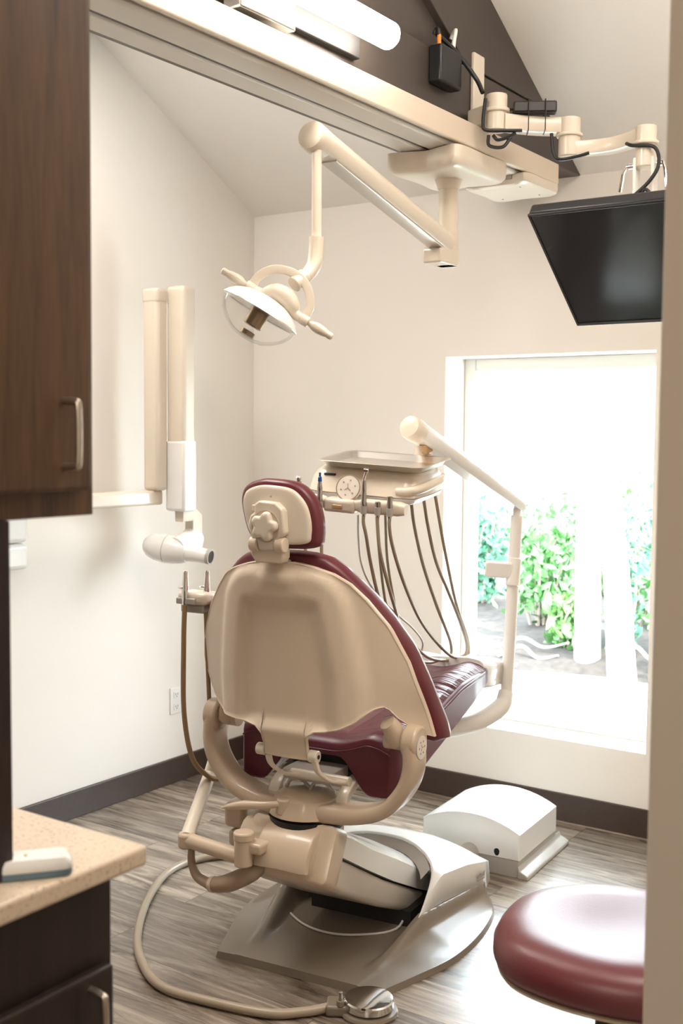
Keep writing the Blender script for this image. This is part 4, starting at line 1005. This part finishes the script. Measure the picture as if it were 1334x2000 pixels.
for nm, lab, x, kind, pts in holes:
    b0 = hp_world(x, -.078)
    tt = thing(nm, lab, 'handpiece', b0, 0, 'handpieces in the delivery unit holder')
    up_ = (TM.to_3x3() @ Vector((.0, .0, 1))).normalized()
    if kind in ('blue', 'angle', 'mirror'):
        prof = {'blue': [(-.0, .0065), (.02, .0068), (.024, .0085), (.04, .0088), (.044, .008), (.064, .0076), (.068, .008), (.072, .007), (.086, .0055)],
                'angle': [(0, .0065), (.02, .0075), (.03, .0092), (.04, .0088), (.044, .0078), (.072, .0070), (.076, .0074), (.092, .0062), (.1, .0055)],
                'mirror': [(0, .0065), (.04, .0075), (.07, .008), (.082, .0085)]}[kind]
        obj('body', lathe((0, 0, 0), up_, prof, 18), 'satin', tt)
        if kind == 'blue':
            obj('tip', lathe(up_ * .086, up_, [(0, .0062), (.012, .005), (.0135, .003), (.021, .003), (.0225, .0036), (.025, .0025)], 16), 'blue', tt, label='blue tip')
        elif kind == 'angle':
            dirx = (TM.to_3x3() @ Vector((.28, 0, 1))).normalized()
            obj('neck', tube([up_ * .098, up_ * .106, up_ * .104 + dirx * .022], [.0052, .0046, .004], smooth=False), 'chrome', tt)
            hd2 = up_ * .104 + dirx * .025
            obj('head', lathe(hd2 - Vector((.007, .003, -.001)), (1, .4, -.1), [(0, .004), (.001, .006), (.012, .006), (.014, .004)], 14), 'chrome', tt)
        else:
            obj('round_head', lathe(up_ * .082, up_, [(0, .0085), (.004, .0098), (.010, .0098), (.0145, .006), (.0155, .001)], 18), 'chrome', tt)
    else:
        hh = .042 if kind == 'stub' else .060
        obj('coupling', lathe((0, 0, 0), up_, [(0, .006), (.016, .0066), (.028, .0082), (hh, .0082), (hh + .0003, .0058), (hh - .004, .0054)], 18), 'satin', tt)
        obj('bore', lathe(up_ * (hh - .003), up_, [(0, .0055), (.0025, .0055)], 14), 'black', tt)
    obj('clip', lathe(up_ * .006, up_, [(0, .0088), (.022, .0098), (.0222, .007), (0, .007)], 18), 'grey', tt)
    P = [V(p) - b0 for p in pts]; off = -up_ * .022 - P[0]
    for i in range(5): P[i] = P[i] + off * (1 - i / 5)
    P.insert(0, up_ * .004)
    obj('hose', tube(P, .0052, seg=10), 'hose', tt, label='thin tan hose')
for nm, pts, r in (('suction_tubing', [(-1.915, 2.86, 1.258), (-1.911, 2.857, 1.188), (-1.899, 2.859, 1.106), (-1.891, 2.918, 1.024), (-1.873, 3.021, 0.941), (-1.883, 3.132, 0.882), (-1.915, 3.25, 0.817), (-1.937, 3.28, 0.774)], .0034), ('supply_hose', [(-1.843, 2.85, 1.33), (-1.843, 2.85, 1.268), (-1.84, 2.865, 1.139), (-1.859, 2.936, 0.977), (-1.881, 3.034, 0.871)], .0045), ('supply_hose', [(-1.832, 2.87, 1.33), (-1.832, 2.881, 1.267), (-1.838, 2.903, 1.136), (-1.847, 2.949, 1.024), (-1.878, 3.04, 0.913), (-1.906, 3.136, 0.835)], .0045)):
    obj(nm, tube([E_(p) for p in pts], r, seg=8), 'hosew' if nm == 'suction_tubing' else 'hose', DU, label='thin tubing hanging under the head')

# ------------------------------------------------------------------ floor box
t = thing('utility_box', 'white arched utility cover with grey base on the floor behind the chair', 'utility box', (-1.93, 3.74, 0), math.radians(8))
W2, D2 = .181, .185
bm = bmesh.new(); rings = []
def arch_ring(y, w, zb, zs, za, n=18):
    r = [Vector((-w, y, zb))]
    for i in range(n + 1):
        x = -w + 2 * w * i / n; r.append(Vector((x, y, zs + (za - zs) * (1 - abs(x / w) ** 2.1))))
    r.append(Vector((w, y, zb))); return r
t.location = (-1.853, 3.645, 0); t.rotation_euler = (0, 0, math.radians(4.5))
add_loft(bm, [arch_ring(-D2, W2 - .004, .062, .143, .188), arch_ring(-D2 + .004, W2, .06, .150, .196), arch_ring(-.02, W2, .06, .150, .205), arch_ring(D2 - .004, W2, .06, .150, .196), arch_ring(D2, W2 - .004, .062, .143, .188)])
uc = obj('cover', bm, 'white', t, angle=30)
obj('port', prism([(.10 + math.cos(a) * .010, -D2 - .0005, .082 + math.sin(a) * .010 * (1 if math.sin(a) > 0 else 1.6)) for a in [2 * PI * k / 16 for k in range(16)]], (0, .004, 0)), 'black', uc, smooth=False)
obj('base', bx((-W2 + .002, -D2 + .002, 0), (W2 - .002, D2 - .002, .06)), 'grey', t, bevel=.003)
sk = [(W2 - .004, .045), (W2 + .004, .028), (W2 + .022, .020), (W2 + .034, .012), (W2 + .035, 0), (W2 - .004, 0)]
for s in (1, -1):
    obj('skirt', prism([(s * x, -D2 - .004, z) for x, z in sk], (0, 2 * D2 + .05, 0)), 'grey', t, bevel=.008, seg=3)
obj('conduit', tube([(-.005, -D2 - .12, .06), (-.002, -D2 - .02, .06), (0, -D2 + .002, .06)], .034, smooth=False, seg=20), 'grey', t)

# ------------------------------------------------------------------ foot control with its hose
t = thing('foot_control', 'round chrome foot control disc with thick tan hose on the floor by the chair base', 'foot control', (-1.575, 2.425, 0))
obj('base', lathe((0, 0, 0.0005), (0, 0, 1), [(0, .074), (.006, .076), (.012, .073), (.014, .06)], 40), 'taupe', t)
obj('disc', lathe((0, 0, .018), (0, 0, 1), [(0, .055), (.002, .064), (.020, .065), (.024, .062), (.0255, .05), (.026, .001)], 48), 'chrome', t)
mm = Matrix.Rotation(math.radians(212), 4, 'Z')
hb = obj('hose_block', bx((.05, -.032, .0005), (.112, .032, .030), mm), 'taupe', t, bevel=.008, seg=3)
obj('toggle', lathe(mm @ V((.073, .022, .03)), (0, 0, 1), [(0, .011), (.012, .010), (.013, .005), (.024, .004), (.034, .005), (.036, .002)], 14), 'taupe', hb)
o0 = Vector((-1.575, 2.425, 0))
hp = [(-1.66, 2.36, .016), (-1.70, 2.31, .0135), (-1.775, 2.248, .0135), (-1.947, 2.207, .0135), (-2.083, 2.195, .0135), (-2.209, 2.251, .0135), (-2.364, 2.38, .0135), (-2.536, 2.603, .0135), (-2.64, 2.816, .0135), (-2.62, 2.98, .0135), (-2.50, 3.08, .0135), (-2.30, 3.10, .0135), (-2.235, 3.05, .02)]
obj('hose', tube([V(p) - o0 for p in hp], .0125, seg=14, sub=8), 'hose', t, label='thick tan hose looping over the floor')

# ------------------------------------------------------------------ stool
t = thing('operator_stool', 'burgundy leather stool with a contoured seat in the lower right foreground', 'stool', (-.815, 2.12, 0), math.radians(20))
so = round_outline([(-.215, -.07), (-.222, .03), (-.18, .16), (-.08, .235), (.04, .25), (.16, .22), (.235, .12), (.25, 0), (.235, -.12), (.16, -.205), (.04, -.225), (-.08, -.20), (-.175, -.145)], 5)
def sz(x, y): return .018 * sstep(.10, .24, x) + .0 - .012 * math.exp(-((x / .11) ** 2 + (y / .15) ** 2))
obj('seat_cushion', disc_pillow(so, (0, 0), lambda x, y, k: (x, y, .455 + k + sz(x, y) * (k / .085)), [(0, .02), (.004, .008), (.022, -.001), (.045, 0), (.066, .010), (.080, .032), (.086, .065)]), 'stoolleather', t, angle=60)
obj('seat_pan', disc_pillow([(x * .97, y * .97) for x, y in so], (0, 0), lambda x, y, k: (x, y, .440 + k), [(0, .03), (.006, .006), (.014, .0), (.0145, .02)]), 'tan', t)
obj('gas_column', cyl((0, 0, .09), (0, 0, .442), .022), 'dark', t)
obj('column_cover', lathe((0, 0, .075), (0, 0, 1), [(0, .04), (.02, .036), (.16, .030), (.165, .03)], 24), 'chrome', t)
for k in range(5):
    a = k * 2 * PI / 5 + .3; c_, s_ = math.cos(a), math.sin(a)
    l = obj('leg', tube([(c_ * .02, s_ * .02, .085), (c_ * .14, s_ * .14, .078), (c_ * .265, s_ * .265, .066)], 1, section=rrect(.010, .018, .006, 3), up=(0, 0, 1), smooth=False), 'chrome', t)
    w = obj('caster', cyl((c_ * .265 - s_ * .022, s_ * .265 + c_ * .022, .0265), (c_ * .265 + s_ * .022, s_ * .265 - c_ * .022, .0265), .026), 'black', l, bevel=.004)
bo = round_outline([(-.15, -.07), (-.165, 0), (-.14, .075), (0, .09), (.14, .075), (.165, 0), (.15, -.07), (0, -.085)], 5)
obj('backrest', disc_pillow(bo, (0, 0), lambda x, z, k: (.235 + k - .9 * x * x, x, .65 + z), [(0, .02), (.006, .005), (.025, 0), (.044, .005), (.05, .02)]), 'stoolleather', t, angle=60)
obj('backrest_post', tube([(.04, 0, .438), (.22, 0, .432), (.295, 0, .49), (.29, 0, .65)], [.011] * 4, sub=5), 'chrome', t)

# ------------------------------------------------------------------ outside: garden
struct(obj('ground', bx((-9, YB + .24, .0), (5, 16, .2)), 'ground', smooth=False))
bm = bmesh.new(); n = 40
g = [[bm.verts.new((-8 + 12 * i / n, 5.75 + 4.5 * j / 20 - (.12 * math.sin(i * .9) if j == 0 else 0), .203 + (.0 if j == 0 else .03 + random.random() * .05 + .02 * j))) for j in range(21)] for i in range(n + 1)]
for i in range(n):
    for j in range(20): bm.faces.new((g[i][j], g[i + 1][j], g[i + 1][j + 1], g[i][j + 1]))
m_ = obj('mulch', bm, 'mulch'); m_['kind'] = 'stuff'; tag(m_, 'brown leaf litter and mulch bed outside the window', 'mulch')
struct(obj('fence', bx((-9, 9.9, .2), (5, 10.0, 2.6)), 'fence', smooth=False))

def leaf(bm, c, s, rnd):
    d = Vector((rnd.uniform(-1, 1), rnd.uniform(-1, .4), rnd.uniform(-.6, 1))).normalized()
    u = d.orthogonal().normalized(); u = Matrix.Rotation(rnd.uniform(0, 6.28), 3, d) @ u; v = d.cross(u)
    a = [c - u * s, c - u * s * .3 + v * s * .5, c + u * s * .5 + v * s * .38, c + u * s * 1.1, c + u * s * .5 - v * s * .38, c - u * s * .3 - v * s * .5]
    vs = [bm.verts.new(p) for p in a]; bm.faces.new(vs)

def shrub(name, lab, x, y, h, w, n, mat, seed, cat='shrub'):
    rnd = random.Random(seed)
    t = thing(name, lab, cat, (x, y, .22), 0, 'shrubs in the garden outside the window')
    bm = bmesh.new(); sb = bmesh.new(); tips = []
    for k in range(9):
        a = rnd.uniform(0, 6.28); r = rnd.uniform(.2, 1) * w * .8
        tip = Vector((math.cos(a) * r, math.sin(a) * r * .6, h * rnd.uniform(.6, 1.0)))
        mid = tip * .5 + Vector((rnd.uniform(-.05, .05), rnd.uniform(-.05, .05), 0)) * 1.0
        add_tube(sb, [(tip.x * .1, tip.y * .1, -.03), mid, tip], [.012, .008, .003], seg=6, sub=3); tips.append((mid, tip))
    obj('stem', sb, 'twig', t)
    for k in range(n):
        mid, tip = rnd.choice(tips); p = mid.lerp(tip, rnd.uniform(-.5, 1.05)) + Vector((rnd.gauss(0, 1), rnd.gauss(0, .8), rnd.gauss(0, .9))) * w * .17
        if p.z < .02: p.z = .02 + rnd.random() * .1
        leaf(bm, p, rnd.uniform(.022, .045), rnd)
    obj('foliage', bm, mat, t, smooth=False)
for a in (('Leafy pale green shrub just right of the delivery post', -3.02, 6.55, .95, .34, 900, 'leafa', 1),
          ('low yellow-green shrub with scattered leaves in front of the mulch bed', -2.72, 6.25, .42, .24, 360, 'leafb', 2),
          ('blue-green shrub seen left of the delivery post', -3.62, 6.9, .95, .30, 600, 'leafc', 3),
          ('airy light green shrub between the post and the white trunks', -2.98, 7.5, 1.05, .36, 620, 'leafb', 4),
          ('dense green shrub between the two pale tree trunks', -2.52, 6.75, .72, .22, 420, 'leafa', 5),
          ('bushy green shrub at the right edge of the window', -1.98, 6.3, .82, .30, 800, 'leafb', 6),
          ('tall sparse shrub behind the right-hand tree trunk', -2.15, 7.2, 1.15, .32, 420, 'leafa', 7),
          ('low green ground plant at the foot of the straight trunk', -2.66, 6.2, .30, .16, 200, 'leafa', 8),
          ('tall airy shrub far behind the straight trunk', -2.95, 8.3, 1.25, .34, 420, 'leafc', 9),
          ('slim dark green shrub squeezed just left of the leaning trunk', -2.33, 6.2, .95, .14, 360, 'leafc', 10),
          ('small dark plant low at the window edge right of the leaning trunk', -1.86, 5.9, .38, .16, 220, 'leafc', 11)):
    shrub('garden_shrub', a[0][0].lower() + a[0][1:], *a[1:])
def trunk_tree(lab, pts, r0, r1, seed):
    rnd = random.Random(seed)
    t = thing('garden_tree', lab, 'tree', pts[0], 0, 'pale tree trunks outside the window')
    b = V(pts[0]); P = [V(p) - b for p in pts]
    obj('trunk', tube(P, [r0 + (r1 - r0) * k / (len(P) - 1) for k in range(len(P))], seg=14, sub=5), 'bark', t)
    bm = bmesh.new()
    for k in range(500): leaf(bm, P[-1] + Vector((rnd.gauss(0, .5), rnd.gauss(0, .5), rnd.gauss(.1, .3))), rnd.uniform(.03, .06), rnd)
    obj('crown', bm, 'leafa', t, smooth=False)
trunk_tree('thick pale tree trunk leaning left outside the right half of the window', [(-2.03, 5.40, .19), (-2.06, 5.42, .45), (-2.10, 5.45, .8), (-2.20, 5.5, 1.4), (-2.35, 5.55, 2.4), (-2.4, 5.6, 3.6)], .075, .05, 3)
trunk_tree('straight pale trunk farther back, left of the leaning one', [(-2.47, 6.0, .2), (-2.475, 6.0, .6), (-2.48, 6.0, 1.2), (-2.47, 6.02, 2.4), (-2.5, 6.05, 3.8)], .075, .06, 4)
for k, (p0, p1) in enumerate((((-3.05, 5.98, .25), (-2.60, 6.05, .33)), ((-2.95, 5.85, .245), (-2.62, 5.95, .27)), ((-2.30, 5.95, .30), (-1.95, 5.85, .36)))):
    rnd = random.Random(k); a, b = V(p0), V(p1)
    tag(obj('fallen_branch', tube([a, a.lerp(b, .35) + Vector((0, .03, .05)), a.lerp(b, .7) + Vector((0, -.03, -.01)), b], [.010, .011, .009, .005], seg=8), 'bark'),
        ['pale fallen branch lying high on the mulch right of the post', 'pale curved fallen branch lying low at the front of the mulch', 'pale fallen branch lying between the two tree trunks'][k], 'branch', 'fallen branches on the mulch')

# ------------------------------------------------------------------ light
wd = bpy.data.worlds.new('sky'); scene.world = wd; wd.use_nodes = True
nt = wd.node_tree; bg = nt.nodes['Background']
tc = nt.nodes.new('ShaderNodeTexCoord'); sx = nt.nodes.new('ShaderNodeSeparateXYZ'); cr = nt.nodes.new('ShaderNodeValToRGB')
nt.links.new(tc.outputs['Generated'], sx.inputs[0]); nt.links.new(sx.outputs['Z'], cr.inputs['Fac']); nt.links.new(cr.outputs['Color'], bg.inputs['Color'])
cr.color_ramp.elements[0].color = (.84, .93, 1, 1); cr.color_ramp.elements[1].color = (.72, .86, 1, 1)
bg.inputs['Strength'].default_value = 17.0
def lamp(name, kind, loc, rot, energy, col, size=None, sy=None):
    l = bpy.data.lights.new(name, kind); l.energy = energy; l.color = col
    if kind == 'AREA':
        l.shape = 'RECTANGLE'; l.size = size; l.size_y = sy or size
    elif kind == 'SUN': l.angle = math.radians(2)
    elif size: l.shadow_soft_size = size
    o = link(name, l); o.location = loc; o.rotation_euler = rot; return o
d = Vector((-.72, .25, -.62))
s = lamp('sun', 'SUN', (0, 8, 6), (0, 0, 0), 14, (1, .96, .9)); s.rotation_euler = d.to_track_quat('-Z', 'Y').to_euler()
p = lamp('window_portal', 'AREA', ((WX0 + WX1) / 2, YB + .30, (WZ0 + WZ1) / 2), (-PI / 2, 0, 0), 1, (1, 1, 1), WX1 - WX0, WZ1 - WZ0); p.data.cycles.is_portal = True
lamp('ceiling_fill', 'AREA', (-.3, 1.9, 3.3), (math.radians(0), 0, 0), 36, (1, .92, .83), 1.2, 1.2)  # added soft overhead fill, no fixture modelled
lamp('room_fill', 'AREA', (-2.7, 2.2, 3.0), (0, 0, 0), 31, (1, .93, .86), .8, .8)  # extra fill on the left side, an unseen source added for brightness
lamp('corridor_fill', 'AREA', (-.4, -1.2, 2.5), (math.radians(25), 0, 0), 24, (1, .90, .78), 1.2, .8)  # added frontal fill from behind the camera, not a known fixture
lamp('bounce_fill', 'AREA', (.35, 2.7, 2.1), (PI, 0, 0), 16, (1, .94, .88), .7, .7)  # up-facing fill added out of frame to brighten the right-hand ceiling
scene.view_settings.view_transform = 'Standard'; scene.view_settings.look = 'None'; scene.view_settings.exposure = .48
